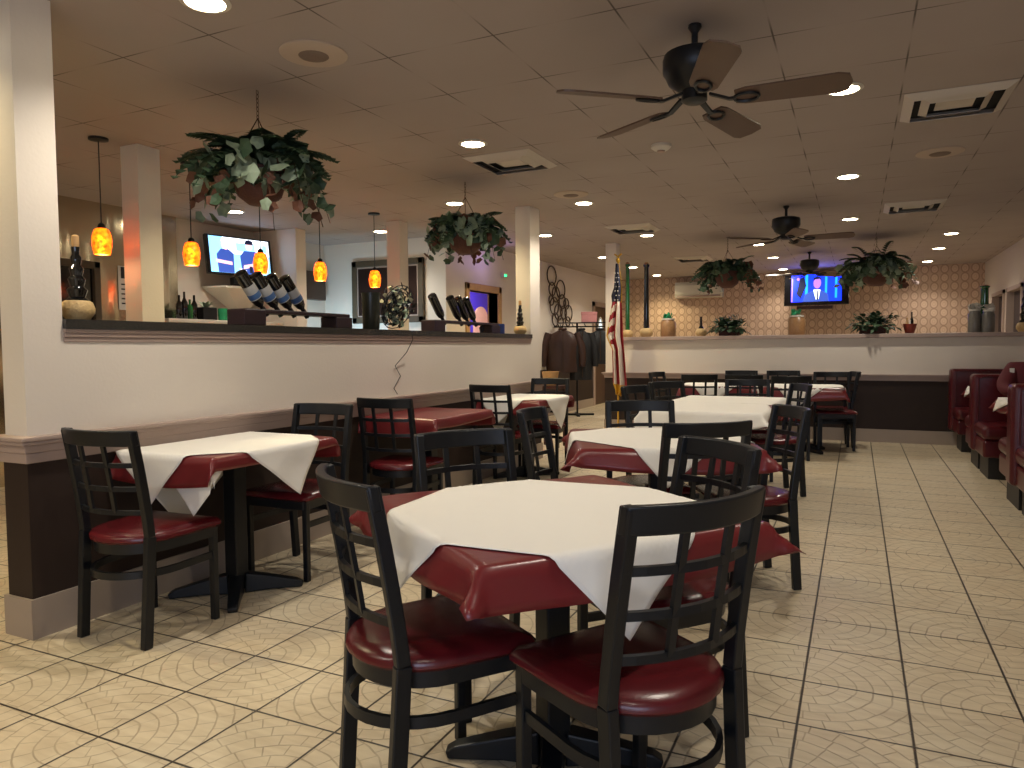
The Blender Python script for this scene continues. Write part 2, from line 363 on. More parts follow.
# doorway with violet room behind
b = MB()
for a in ((9.02, 9.12, 0, 2.16), (10.05, 10.15, 0, 2.16), (9.02, 10.15, 2.06, 2.16)): b.box(-5.18, -4.97, *a)
struct(b.build('trim_violet_doorway', M_tan, bevel=.01))
struct(box('wall_violet_room', M_purple, -6.3, -6.2, 8.65, 12.2, 0, CEIL)); struct(box('wall_violet_side', M_tan, -6.3, -5.15, 12.2, 12.3, 0, CEIL))
ar = MB(); pl = [(-.5, 0), (.5, 0)]+[(.5*math.cos(t*PI/12), .0+.42*math.sin(t*PI/12)) for t in range(0, 13)][0:13]
poly = [(-.28, 0), (.28, 0)]+[(.28*math.cos(t*PI/12), .35+.30*math.sin(t*PI/12)) for t in range(13)]
ar.prism(poly, 0, .03)
arch = ar.build('arch_wall_panel', M_arch); arch.rotation_euler = (R(90), 0, R(90)); arch.location = (-6.2, 11.75, 1.33)
tag(arch, 'peach arched panel on the violet wall behind the doorway', 'wall panel')
area(-5.6, 10.6, 2.6, .6, .6, 26, (.8, .75, 1.0), (0, 0, -1), 'violet_room_lamp')
# far door
d1 = struct(box('door_1', M_door, -5.08, -5.02, 14.57, 15.43, 0, 2.09))
b = MB()
for a in ((14.48, 14.57, 0, 2.18), (15.43, 15.52, 0, 2.18), (14.48, 15.52, 2.09, 2.18)): b.box(-5.02, -4.96, *a)
b.build('door_frame', M_trim, d1)
b = MB(); b.lathe([(.15, 0), (.15, .02)], 24); ov = b.build('oval_window', glow('frosted_oval_glass', (190, 205, 215), .6), d1, smooth=True); ov.rotation_euler = (0, R(90), 0); ov.scale = (2.2, 1, 1); ov.location = (-5.02, 15.0, 1.52)
b = MB(); b.tube([(0, .165*math.cos(t*PI/12), .345*math.sin(t*PI/12)) for t in range(24)], .02, 6, True); o = b.build('oval_frame', M_white, d1, True); o.location = (-5.0, 15.0, 1.52)
b = MB(); b.lathe([(.03, 0), (.035, .03), (.02, .05)], 12); o = b.build('door_knob', M_gold, d1, True); o.rotation_euler = (0, R(90), 0); o.location = (-5.02, 14.66, 1.0)

# bar columns
for k, (x0, x1, y0, y1) in enumerate(((-4.95, -4.77, 3.70, 3.89), (-5.08, -4.9, 7.26, 7.44))):
    struct(box('wall_bar_column_%d' % (k+1), M_wall, x0, x1, y0, y1, 0, CEIL))
exec_after = []

# ---------------------------------------------------------------- ceiling fixtures
def downlight(label, first=[None], r=.075):
    if first[0] is None:
        t = thing('ceiling_downlight', label, 'ceiling light', group='round recessed ceiling lights')
        b = MB(); b.lathe([(.105, 0), (.108, -.006), (.085, -.012), (.08, 0)], 28); b.build('trim_ring', M_white, t, True)
        b = MB(); b.lathe([(.08, -.002), (.078, -.010), (.01, -.014)], 28); b.build('lens', M_lit, t, True); first[0] = t; return t
    t = copy_tree(first[0]); t['label'] = label; return t
LIGHTS = [(-2.57, 2.35, 1.0), (-2.58, 4.80, 1), (-2.60, 7.27, 1), (-2.585, 9.75, 1), (-3.80, 4.14, .9), (-3.80, 6.66, 1), (-3.80, 9.1, 1), (-3.86, 11.75, 1), (-3.85, 13.5, 1), (-3.83, 15.25, 1),
          (-.09, 4.78, .75), (-.09, 7.23, .8), (-.09, 9.65, .8), (-1.34, 11.4, .9), (-1.31, 13.2, .9), (-1.33, 15.3, .7), (1.14, 11.55, .8), (1.14, 13.23, .8), (1.14, 15.18, .7), (-6.14, 5.94, .6), (-5.55, 7.79, .6),
          (-.09, 2.3, .8), (-2.57, -.1, 1), (-.09, -.1, .4), (-3.80, 1.62, .9), (-3.8, -.85, .9)]
LL = ['nearest recessed ceiling light at the top left of the dining room', 'recessed ceiling light just before the first square air vent', 'recessed ceiling light beyond the first air vent, left row', 'recessed ceiling light beside the farther left air vent',
      'recessed ceiling light behind the large near hanging plant', 'recessed ceiling light left of the second hanging plant chain', 'recessed ceiling light right of the yellow lit column', 'recessed ceiling light above the coat rack corner', 'recessed ceiling light above the green long necked bottle', 'recessed ceiling light above the back wall air conditioner side',
      'recessed ceiling light partly hidden by the near fan blade tip', 'recessed ceiling light below and right of the big near fan', 'recessed ceiling light right of the middle ceiling fan', 'recessed ceiling light left of the middle ceiling fan', 'recessed ceiling light above the far fan blade, left side', 'recessed ceiling light closest to the back wall above the far television',
      'recessed ceiling light at right, nearest of the far right three', 'recessed ceiling light at right, middle of the far right three', 'recessed ceiling light at right, farthest of the far right three', 'recessed ceiling light over the bar above the bar television', 'recessed ceiling light over the bar beside the tallest pendant cord',
      'recessed ceiling light above the front square table', 'recessed ceiling light behind the viewer on the left', 'recessed ceiling light behind the viewer on the right', 'recessed ceiling light above the partition end, outside the frame', 'recessed ceiling light near the entrance, behind the viewer']
for (x, y, k), lb in zip(LIGHTS, LL):
    t = downlight(lb); t.location = (x, y, CEIL)
    spot(x, y, CEIL-.03, SPOT_W*k*(1.15 if -3.85 < x < -3.7 else 1), (1, .84, .50) if -3.85 < x < -3.7 else WARM)

def vent(x, y, s, label, first=[None]):
    if first[0] is None:
        t = thing('ceiling_air_vent', label, 'air vent', group='square ceiling air vents'); h = .29
        MB().box(-h+.03, h-.03, -h+.03, h-.03, -.001, 0).build('duct_opening', M_void, t)
        for nm, o, q, z0, z1 in (('frame', h, .235, -.004, -.034), ('louvre_ring', .19, .145, -.006, -.034)):
            b = MB(); sq = lambda r, z: [(-r, -r, z), (r, -r, z), (r, r, z), (-r, r, z)]
            vs = sq(o, z0)+sq(q, z1)+sq(q, z1+.004)+sq(o, z0+.003)
            b.add(vs, [(4*a+k, 4*a+(k+1) % 4, (4*a+4+(k+1) % 4) % 16, (4*a+4+k) % 16) for a in range(4) for k in range(4)]); b.build(nm, M_vent, t)
        MB().box(-.105, .105, -.105, .105, -.012, -.006).build('centre_plate', M_vent, t)
        first[0] = t
    else: t = copy_tree(first[0]); t['label'] = label
    t.location = (x, y, CEIL); t.scale = (s, s, 1); return t
vent(-2.56, 5.41, 1, 'square white ceiling vent left of the big near fan')
vent(.53, 5.35, 1, 'square white ceiling vent at top right, the largest in view')
vent(-2.60, 9.1, 1, 'square white ceiling vent above the coloured flag, beyond the yellow column')
vent(.54, 9.1, 1, 'square white ceiling vent at right above the right hanging plant')
vent(-2.56, 12.7, 1, 'square white ceiling vent just left of the far hanging plant')
def disc(x, y, label, r=.17, name='ceiling_speaker', cat='ceiling speaker', group='round ceiling speakers'):
    t = thing(name, label, cat, (x, y, CEIL), group=group)
    b = MB(); b.lathe([(r, 0), (r, -.006), (r*.9, -.012), (r*.5, -.014), (.01, -.014)], 32); b.build('cover', M_ceil if 0 else paint('speaker_cover', (182, 165, 148), .7, .02), t, True)
    b = MB(); b.lathe([(r*.45, -.014), (r*.42, -.018), (.01, -.018)], 24); b.build('grille', paint('speaker_grille', (120, 104, 92), .8, .1, 80), t, True)
disc(-2.53, 3.0, 'round flush ceiling speaker at top left above the near hanging plant')
disc(-2.57, 6.81, 'round flush ceiling speaker right of the first air vent')
disc(.57, 6.68, 'round flush ceiling speaker below the big top right vent')
t = thing('smoke_detector', 'small white smoke detector on the ceiling below the near fan', 'smoke detector', (-1.347, 5.48, CEIL))
b = MB(); b.lathe([(.075, 0), (.075, -.02), (.05, -.04), (.03, -.042)], 24); b.build('housing', M_white, t, True)
b = MB(); b.lathe([(.03, -.042), (.028, -.052), (.01, -.052)], 16); b.build('sensor', M_trim, t, True)

def fan(x, y, rot, label, first=[None]):
    if first[0] is None:
        t = thing('ceiling_fan', label, 'ceiling fan', group='dark five blade ceiling fans')
        b = MB(); b.lathe([(.03, 0), (.032, -.012), (.02, -.03), (.014, -.04)], 20); b.build('canopy', M_black, t, True)
        b = MB(); b.tube([(0, 0, -.03), (0, 0, -.14)], .015, 10); b.build('downrod', M_black, t, True)
        b = MB(); b.lathe([(.02, -.122), (.11, -.125), (.142, -.138), (.148, -.16), (.148, -.215), (.135, -.235), (.12, -.27), (.075, -.30), (.06, -.305), (.06, -.35), (.04, -.362)], 28); b.build('motor_housing', M_black, t, True)
        for k in range(5):
            a = 2*PI*k/5; Mr = Matrix.Rotation(a, 4, 'Z')
            Mt = Mr @ Matrix.Translation((0, 0, -.355)) @ Matrix.Rotation(R(-14), 4, 'X')
            pl = [(.185, -.05), (.23, -.064), (.62, -.076), (.665, -.06), (.68, 0), (.665, .06), (.62, .076), (.23, .064), (.185, .05)]
            b = MB(); n = len(pl); vs = [Mt @ Vector((p[0], p[1], z)) for z in (-.004, .004) for p in pl]
            b.add(vs, [tuple(range(n-1, -1, -1)), tuple(range(n, 2*n))]+[(i, (i+1) % n, n+(i+1) % n, n+i) for i in range(n)])
            bl = b.build('fan_blade', M_fanwood, t)
            b = MB(); pts = [Mt @ Vector(p) for p in ((.07, 0, .03), (.16, 0, -.008), (.19, .0, -.008))]
            b.bar(pts, [.03, .025, .03], .012)
            loop = [Mt @ Vector((.235+.055*math.cos(q*PI/7), .034*math.sin(q*PI/7), -.009)) for q in range(14)]
            b.tube(loop, .008, 6, True); b.build('blade_bracket', M_black, bl, True)
        first[0] = t
    else: t = copy_tree(first[0]); t['label'] = label
    t.location = (x, y, CEIL); t.rotation_euler = (0, 0, rot); return t
fan(-.71, 3.535, R(3), 'large dark ceiling fan nearest the viewer above the dining tables')
fan(-.71, 8.46, R(0), 'middle dark ceiling fan beyond the near one')
fan(-.71, 12.76, R(45), 'farthest dark ceiling fan above the blue television')

# pendants over the bar
def pendant(y, label, first=[None]):
    if first[0] is None:
        t = thing('pendant_lamp', label, 'pendant lamp', group='amber glass pendant lamps over the bar')
        b = MB(); b.lathe([(.065, 0), (.065, -.015), (.02, -.022)], 20); b.build('ceiling_canopy', M_black, t, True)
        b = MB(); b.tube([(0, 0, -.02), (0, 0, -.605)], .004, 6); b.build('cord', M_black, t)
        b = MB(); b.lathe([(.01, -.598), (.022, -.608), (.028, -.632), (.028, -.642)], 14); b.build('lamp_holder', M_black, t, True)
        b = MB(); pr = [(.028, -.635), (.047, -.645), (.060, -.68), (.066, -.72), (.065, -.76), (.056, -.805), (.052, -.822)]
        b.lathe(pr+[(r-.004, z) for r, z in reversed(pr)], 24); am = b.build('amber_shade', M_amber, t, True)
        b = MB(); b.lathe([(.005, -.68), (.022, -.69), (.03, -.715), (.022, -.74), (.005, -.75)], 14); b.build('bulb', glow('lamp_bulb', (255, 215, 120), 22), am, True)
        first[0] = t
    else: t = copy_tree(first[0]); t['label'] = label
    t.location = (-4.89, y, CEIL); point(-4.89, y, CEIL-.80, 1.1, (1, .70, .38), .03, 'pendant_bulb_light'); return t
pendant(3.485, 'amber glass pendant lamp farthest left, in front of the steel wall')
pendant(4.262, 'amber glass pendant lamp just right of the near bar column')
pendant(5.02, 'amber glass pendant lamp in front of the bar television')
pendant(5.83, 'amber glass pendant lamp hanging alone right of the bar television')
pendant(6.75, 'amber glass pendant lamp in front of the large framed picture')

# ---------------------------------------------------------------- chairs
def d_outline(front_w, back_w, y0, y1, n=14, inset=0):   # D shape: straight front, round back; ccw
    fw_, bw = front_w/2-inset, back_w/2-inset; yf = y1-inset; yb = y0+inset
    pts = [(-fw_+.02, yf), (-fw_, yf-.02)]
    ymid = -.03
    for k in range(n+1):
        a = PI+PI*k/n
        pts.append((bw*math.cos(a)*(1 if abs(math.cos(a)) < 1 else 1), ymid+(ymid-yb)*math.sin(a)))
    pts += [(fw_, yf-.02), (fw_-.02, yf)]
    return pts
def arc_x(w, y, z, sag, n=8): return [(w*(2*k/n-1), y-sag*(1-(2*k/n-1)**2), z) for k in range(n+1)]
def make_chair():
    t = thing('dining_chair', '', 'chair')
    out = d_outline(.43, .40, -.225, .215)
    def loft(levels, mat, name, sm=True):
        b = MB(); n = len(out); vs = []
        for ins, z in levels: vs += [(x, y, z) for x, y in d_outline(.44, .42, -.235, .205, inset=ins)]
        fs = [tuple(range(n))[::-1], tuple(range((len(levels)-1)*n, len(levels)*n))]
        for l in range(len(levels)-1):
            for i in range(n): fs.append((l*n+i, l*n+(i+1) % n, (l+1)*n+(i+1) % n, (l+1)*n+i))
        b.add(vs, fs); return b.build(name, mat, t, smooth=sm)
    loft([(.006, .43), (-.004, .44), (-.004, .452), (.006, .465), (.04, .474), (.11, .478)], M_seat, 'seat')
    loft([(.014, .385), (.012, .43)], M_black, 'seat_frame')
    def ypost(z):     # back post line
        if z < .45: return -.195+.03*(z/.45)
        return -.165-.072*((z-.45)/.46)**1.25
    def xpost(z): return .186+.004*z/.45 if z < .45 else .19-.003*(z-.45)/.46
    for s in (-1, 1):
        MB().bar([(s*.192, .172, 0), (s*.192, .172, .43)], .03, .03, side=(0, 1, 0)).build('leg', M_black, t, bevel=.004)
        MB().bar([(s*xpost(z), ypost(z), z) for z in (0, .15, .3, .46)], .03, .042, side=(0, 1, 0)).build('leg', M_black, t, bevel=.004)
        MB().bar([(s*xpost(z), ypost(z), z) for z in (.46, .55, .65, .75, .85, .905)], .031, .036, side=(0, 1, 0)).build('back_post', M_black, t, bevel=.004)
    # top rail: tall curved board
    b = MB(); n = 10
    vs = []
    for k in range(n+1):
        u = 2*k/n-1; sag = .055*(1-u*u)
        for z, yy in ((.845, ypost(.845)), (.91, ypost(.91))):
            for dy in (.013, -.013): vs.append((u*(xpost(z)+.017), yy-sag+dy, z))
    fs = []
    for k in range(n):
        a = 4*k; c = a+4
        fs += [(a, c, c+1, a+1), (a+2, a+3, c+3, c+2), (a, a+2, c+2, c), (a+1, c+1, c+3, a+3)]
    fs += [(0, 1, 3, 2), (4*n, 4*n+2, 4*n+3, 4*n+1)]
    b.add(vs, fs); b.build('top_rail', M_black, t, smooth=True, bevel=.005)
    for z in (.765, .665, .565):
        MB().bar(arc_x(xpost(z), ypost(z), z, .050), .014, .02, side=(0, 0, 1)).build('crossbar', M_black, t)
    for s in (-1, 1):
        pts = [(s*.066, ypost(z)-.050*(1-(.066/.19)**2), z) for z in (.565, .665, .765, .86)]
        MB().bar(pts, .02, .012, side=(0, 1, 0)).build('back_slat', M_black, t)
    hp = [(-.192, .172)]+[(x*1.0, y) for x, y in d_outline(.40, .385, -.24, .18, 14)[2:-2]]+[(.192, .172)]
    MB().bar([(x, y, .30) for x, y in hp], .014, .03, side=(0, 0, 1)).build('stretcher', M_black, t, smooth=True)
    return t
CH = make_chair(); used = [False]
def chair(rx, ry, heading, label, group='black metal chairs with burgundy seats', dz=0):
    """rx, ry: centre of top rail on plan; heading (degrees) the way the sitter faces"""
    h = R(heading)
    x = rx+.232*math.cos(h); y = ry+.232*math.sin(h)
    o = CH if not used[0] else copy_tree(CH); used[0] = True
    o.location = (x, y, dz); o.rotation_euler = (0, 0, h-PI/2); o['label'] = label; o['group'] = group; return o
chair(-1.18, 1.50, 55.4, 'black chair with burgundy seat at front left of the nearest table')
chair(-.31, 1.58, 146.3, 'black chair at front right of the nearest table, its back toward the viewer')
chair(-2.81, 1.96, 93, 'black chair at far left beside the partition end, seat bright red')
chair(-2.82, 3.36, -88, 'black chair beyond the first wall table, pushed against the partition')
chair(-2.78, 3.92, 94, 'black lattice chair in front of the all burgundy wall table')
chair(-1.36, 2.44, -36, 'bluish black chair behind the left side of the nearest table')
chair(-2.89, 5.64, 86, 'black lattice chair before the farthest wall table with white paper')
chair(-2.87, 6.98, -85, 'black chair at the far end of the farthest wall table')
chair(-1.16, 4.22, -64.6, 'black chair behind the second middle table, facing the viewer')
chair(-.57, 3.15, 128, 'black chair at the near right of the second middle table, back to viewer')
chair(-.42, 2.48, 226.4, 'black chair at the right rear of the nearest table, its back slanting')
chair(-.31, 4.06, 208, 'black chair at right of the second middle table beside the aisle')
chair(-1.52, 3.46, 6, 'black chair seen side on at left of the second middle table')
chair(-1.57, 6.62, -35, 'dark chair at the left rear of the third middle table')
chair(-1.64, 5.82, -14, 'dark chair at the left of the third middle table')
chair(-.94, 7.26, -80, 'black lattice chair centred behind the third middle table')
chair(-.42, 6.5, 205, 'dark blue chair seen side on at right rear of the third middle table')
chair(-1.62, 8.42, 110, 'black chair at front left of the long far table')
chair(-1.13, 8.42, 98, 'black chair at front centre of the long far table')
chair(-.62, 8.22, 105, 'black chair at front right of the long far table')
chair(-1.36, 9.89, -82, 'black chair behind the left half of the long far table')
chair(-.85, 9.97, -82, 'black chair behind the middle of the long far table')
chair(-.27, 9.62, -80, 'black chair behind the right end of the long far table')
chair(-.02, 9.75, 192, 'black chair seen side on at the right end of the long far table')
chair(-2.28, 9.1, -12, 'small dark chair at the left end of the long far table')

# ---------------------------------------------------------------- tables, cloths and papers
def drape(name, mat, cx, cy, rot, hx, hy, sheet_c, sheet_rot, sx, sy, z, label, cat, group, flare=.22, cflare=.55, thick=.0015, amp=.006, N=44, seed=0, out0=0, xmin=None):
    """square sheet laid over a rectangular top (hx,hy half sizes, rot) ; overhang folds down over the edge"""
    rnd = random.Random(seed); ph = [rnd.uniform(0, 6.28) for _ in range(6)]
    b = MB(); vs = []; nx = ny = N
    for j in range(ny+1):
        for i in range(nx+1):
            a_, b_ = 2*i/nx-1, 2*j/ny-1; kk = .09 if name == 'tablecloth' else .0; u = a_*math.sqrt(1-kk*b_*b_)*sx/2*(1+kk*.3); v = b_*math.sqrt(1-kk*a_*a_)*sy/2*(1+kk*.3)
            cr, sr = math.cos(sheet_rot), math.sin(sheet_rot)
            p = Vector((sheet_c[0]+u*cr-v*sr, sheet_c[1]+u*sr+v*cr))          # in table frame
            q = Vector((max(-hx, min(hx, p.x)), max(-hy, min(hy, p.y))))
            d = p-q; L = d.length
            if L > 1e-6:
                corner = min(abs(d.x), abs(d.y))/max(abs(d.x), abs(d.y))
                fl = flare+(cflare-flare)*min(1, corner*1.6)
                dn = d/L; ang = math.atan2(d.y, d.x)
                wv = amp*math.sin(p.x*17+ph[0])*math.cos(p.y*15+ph[1])
                r0_ = .018                       # rounded fold
                s_ = min(L, r0_*1.2)/(r0_*1.2)
                out = r0_*math.sin(s_*PI/2)*.6+max(0, L-r0_)*fl+out0*min(1, L/.01)
                down = r0_*(1-math.cos(s_*PI/2))+max(0, L-r0_)*math.sqrt(max(.05, 1-fl*fl))
                pos = Vector((q.x, q.y))+dn*(out+wv*min(1, L*10)); zz = z-down
            else:
                pos = p; zz = z+.0012*math.sin(p.x*9+ph[2])*math.sin(p.y*8+ph[3])+.0012
            c2, s2 = math.cos(rot), math.sin(rot)
            X_ = pos.x*c2-pos.y*s2
            if xmin is not None: X_ = max(X_, xmin-cx)
            vs.append((X_, pos.x*s2+pos.y*c2, zz))
    fs = [(j*(nx+1)+i, j*(nx+1)+i+1, (j+1)*(nx+1)+i+1, (j+1)*(nx+1)+i) for j in range(ny) for i in range(nx)]
    b.add(vs, fs); o = b.build(name, mat, smooth=False)
    for p in o.data.polygons: p.use_smooth = True
    o.location = (cx, cy, 0); so = o.modifiers.new('thickness', 'SOLIDIFY'); so.thickness = thick; so.offset = 1
    return tag(o, label, cat, group)
TZ = .755
def table(cx, cy, rot, hx, hy, label, base_rot=0, post=.039, group='pedestal dining tables'):
    t = thing('pedestal_table', label, 'table', (cx, cy, 0), R(rot), group)
    b = MB(); b.box(-hx, hx, -hy, hy, TZ-.03, TZ); b.build('tabletop', M_wood, t, bevel=.008)
    b = MB(); b.box(-post, post, -post, post, .05, TZ-.03); b.build('column', M_black, t, bevel=.006)
    MB().box(-.2, .2, -.2, .2, TZ-.045, TZ-.03).build('mounting_plate', M_black, t)
    br = R(base_rot-rot)
    for k in range(4):
        a = br+k*PI/2; dx, dy = math.cos(a), math.sin(a)
        MB().bar([(dx*.04, dy*.04, .05), (dx*.15, dy*.15, .042), (dx*.29, dy*.29, .022), (dx*.32, dy*.32, .012)], [.07, .06, .05, .045], [.1, .07, .04, .024], side=(0, 0, 1)).build('foot', M_black, t, bevel=.006)
    return t
RC, WP = 'burgundy vinyl tablecloths', 'white paper table sheets'
def cloth(c, rot, hx, hy, off, srot, sx, sy, label, fl=.3, cf=.75, seed=0, xmin=None, N=44):
    return drape('tablecloth', M_cloth, c[0], c[1], R(rot), hx, hy, off, R(srot), sx, sy, TZ+.002, label, 'tablecloth', RC, fl, cf, seed=seed, xmin=xmin, N=N)
def paper(c, rot, hx, hy, off, srot, sx, sy, label, fl=.3, cf=.75, seed=0, xmin=None, N=60, out0=.007, dz=.007):
    return drape('paper_cover', M_paper, c[0], c[1], R(rot), hx, hy, off, R(srot), sx, sy, TZ+dz, label, 'table paper', WP, fl, cf, seed=seed, out0=out0, xmin=xmin, thick=.001, N=N)
H = .425
T1 = (-.80, 1.955)
table(*T1, 52, H, H, 'nearest square pedestal table under burgundy cloth and white paper', 20)
cloth(T1, 52, H, H, (0, 0), 1, 1.04, 1.04, 'burgundy vinyl cloth on the nearest table, corners sticking out', .32, .8, 1)
paper(T1, 52, H, H, (-.03, -.03), 40.5, .86, .86, 'white paper sheet on the nearest table, corners hanging over edges', .25, .8, 1)
WT = [(-2.83, 2.69), (-2.83, 4.55), (-2.83, 6.3)]
for k, c in enumerate(WT):
    table(*c, 0, .30, .41, ['narrow wall table nearest the partition end with hanging white paper', 'narrow wall table covered only in burgundy vinyl', 'farthest narrow wall table along the partition with white paper'][k], 42, .04)
    cloth(c, 0, .30, .41, ((.0, -.01), (.01, 0), (0, 0))[k], 1, .70, 1.06, ['burgundy cloth on the wall table nearest the partition end', 'plain burgundy cloth on the second wall table, no paper on it', 'burgundy cloth on the farthest wall table under white paper'][k], .15, .45, 5+k, WX+.012)
paper(WT[0], 0, .30, .41, (-.10, .01), 51, .925, .925, 'white paper on the wall table nearest the partition end', .15, .45, 5, WX+.02)
paper(WT[0], 0, .29, .40, (.053, -.293), 45, .34, .70, 'second white paper hanging below the burgundy cloth of the first wall table', .02, .02, 9, None, 40, -.004, -.001)
paper(WT[2], 0, .30, .41, (-.06, .02), 42, .925, .925, 'white paper on the farthest wall table, tip hanging into the aisle', .15, .45, 7, WX+.02)
T2 = (-.93, 3.71)
table(*T2, 23, H, H, 'second square pedestal table in the middle row', 60)
cloth(T2, 23, H, H, (0, 0), -2, 1.05, 1.05, 'burgundy cloth on the second middle table, front flap drooping', .32, .8, 21)
paper(T2, 23, H, H, (.03, .03), 40, .90, .90, 'white paper on the second middle table', .25, .8, 21)
for k, c in enumerate(((-1.0, 5.70), (-1.02, 6.56))):
    lb = ('nearer', 'farther')[k]
    table(*c, -2, H, H, '%s of the two square tables pushed together in the middle row' % lb, 20)
    cloth(c, -2, H, H, (0, (-.0, .0)[k]), 1, 1.05, (1.05, 1.0)[k], 'burgundy cloth on the %s of the two joined middle tables' % lb, .3, .7, 31+k)
    paper(c, -2, H, H, ((-.06, -.08), (-.0, .0))[k], (11, 2)[k], 1.0, (1.06, .96)[k], 'white paper on the %s of the two joined middle tables' % lb, .3, .7, 31+k)
for k, (cx, cy, rt) in enumerate(((-1.52, 9.15, 6), (-.56, 9.08, 4))):
    side = ('left', 'right')[k]
    table(cx, cy, rt, H, H, 'far table forming the %s half of the long row' % side, 45)
    cloth((cx, cy), rt, H, H, (0, 0), 2, 1.12, 1.12, 'burgundy cloth on the %s half of the long far table' % side, .15, .4, 41+k, N=24)
    paper((cx, cy), rt, H, H, (0, .03), 38, .98, .98, 'white paper on the %s half of the long far table' % side, .15, .4, 41+k, N=24)
#@@PART2
# ---------------------------------------------------------------- plants
def leaf_blade(b, p, d, up, L, W, n=3, bend=.3):     # a pointed leaf, folded strip
    d = d.normalized(); s_ = d.cross(up).normalized(); vs = []
    for k in range(n+1):
        t = k/n; ww = W*math.sin(PI*(.12+.88*t)) if t < 1 else 0
        c = p+d*L*t-Vector((0, 0, 1))*bend*L*t*t
        vs += [c-s_*ww/2+up*ww*.12, c+s_*ww/2+up*ww*.12]
    b.add(vs, [(2*k, 2*k+1, 2*k+3, 2*k+2) for k in range(n)])
def ivy_leaf(b, p, rnd, S):
    n = Vector((rnd.gauss(0, 1), rnd.gauss(0, 1), rnd.gauss(.3, .8))).normalized(); a = n.orthogonal().normalized()
    a = (Matrix.Rotation(rnd.uniform(0, 6.28), 3, n) @ a); c = n.cross(a)
    prof = [(0, -.38), (.34, -.46), (.46, -.14), (.52, .12), (.30, .34), (0, .60), (-.30, .34), (-.52, .12), (-.46, -.14), (-.34, -.46)]
    b.add([p+n*S*.12]+[p+(a*x+c*y)*S for x, y in prof], [(0, i+1, (i+1) % 10+1) for i in range(10)])
def frond(b, rnd, p0, ang, L, elev, droop, W=.07, n=12, leafL=.07):
    dirh = Vector((math.cos(ang), math.sin(ang), 0)); pts = []
    for k in range(n+1):
        t = k/n; pts.append(p0+dirh*L*t*math.cos(elev)+Vector((0, 0, 1))*(L*math.sin(elev)*t-droop*L*t*t))
    b.tube(pts, .003, 4)
    for k in range(1, n+1):
        t = k/n; d = (pts[k]-pts[k-1]).normalized(); s_ = d.cross(Vector((0, 0, 1))).normalized()
        ll = leafL*math.sin(PI*(.15+.8*t))
        for q in (-1, 1): leaf_blade(b, pts[k], (d*.6+s_*q), Vector((0, 0, 1)), ll, W*.32, 2, .2)
def hanging_plant(x, y, label, chain_top, rz, rb, seed, spread=.45, kinds=(26, 150), hook=.0, droopk=.9, ivyS=.075, dark=False, trail=5, lift=.1):
    rnd = random.Random(seed); t = thing('hanging_plant_basket', label, 'hanging plant', (x, y, CEIL))
    zb = rz-CEIL                              # rim of basket, local
    b = MB(); zz = 0; top = zb+.30
    k = 0
    while zz > top:
        b.tube([(.008*math.cos(a)*(1 if k % 2 else 0), .008*math.cos(a)*(0 if k % 2 else 1), zz-.012+.015*math.sin(a)) for a in [q*PI/4 for q in range(8)]], .0022, 4, True); zz -= .024; k += 1
    for q in range(3):
        a = q*2*PI/3; b.tube([(0, 0, top), (rb*math.cos(a), rb*math.sin(a), zb)], .003, 4)
    b.build('chain', M_pole, t)
    b = MB(); b.lathe([(rb*.4, zb-rb*1.25), (rb*.78, zb-rb*.95), (rb*.98, zb-rb*.3), (rb, zb), (rb*.93, zb), (rb*.5, zb-.03)], 22); b.build('basket', M_basket, t, True)
    b = MB()
    for k in range(kinds[0]):
        a = rnd.uniform(0, 2*PI); L = spread*rnd.uniform(.6, 1.05)
        frond(b, rnd, Vector((rb*.4*math.cos(a), rb*.4*math.sin(a), zb)), a, L, rnd.uniform(.35, 1.15)+lift, rnd.uniform(.45, 1.15)*droopk, .17, 12, .11)
    b.build('fern_fronds', M_green, t)
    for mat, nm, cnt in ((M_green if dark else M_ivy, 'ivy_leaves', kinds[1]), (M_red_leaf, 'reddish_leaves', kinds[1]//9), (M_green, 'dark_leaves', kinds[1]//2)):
        b = MB()
        for k in range(cnt):
            a = rnd.uniform(0, 2*PI); r = rb*rnd.uniform(.7, 1)+spread*rnd.uniform(0, .45)**1.0
            z = zb+rnd.uniform(-.10, .12)-(r-rb)*.25
            ivy_leaf(b, Vector((r*math.cos(a), r*math.sin(a), z)), rnd, ivyS*rnd.uniform(.6, 1.2))
        for q in range(trail):
            a = rnd.uniform(0, 2*PI); r1 = spread*rnd.uniform(.55, .95); n = 7
            for i in range(n):
                tt = i/n; ivy_leaf(b, Vector((math.cos(a)*(rb+(r1-rb)*tt), math.sin(a)*(rb+(r1-rb)*tt), zb-.05-.26*tt*tt+rnd.uniform(-.02, .02))), rnd, ivyS*.7)
        b.build(nm, mat, t)
    for q in range(4):
        a = rnd.uniform(0, 2*PI); r1 = spread*rnd.uniform(.6, .9)
        MB().tube([(rb*.8*math.cos(a), rb*.8*math.sin(a), zb), (r1*.8*math.cos(a), r1*.8*math.sin(a), zb-.02), (r1*math.cos(a), r1*math.sin(a), zb-.28)], .0025, 4).build('trailing_stem', M_pole, t)
    return t
hanging_plant(-3.18, 3.27, 'largest hanging plant basket of silk ivy at upper left', .3, 2.28, .16, 11, .50, (60, 100), ivyS=.10, lift=.25)
hanging_plant(-3.24, 5.87, 'hanging plant basket in front of the violet doorway, fuller and round', .3, 2.30, .17, 12, .43, (54, 130), ivyS=.10, lift=.2)
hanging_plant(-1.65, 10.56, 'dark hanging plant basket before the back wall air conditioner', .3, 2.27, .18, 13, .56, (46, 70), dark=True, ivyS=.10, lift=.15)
hanging_plant(.23, 11.36, 'hanging plant basket with pale leaves right of the far television', .3, 2.30, .2, 14, .66, (50, 90), ivyS=.12, lift=.2)

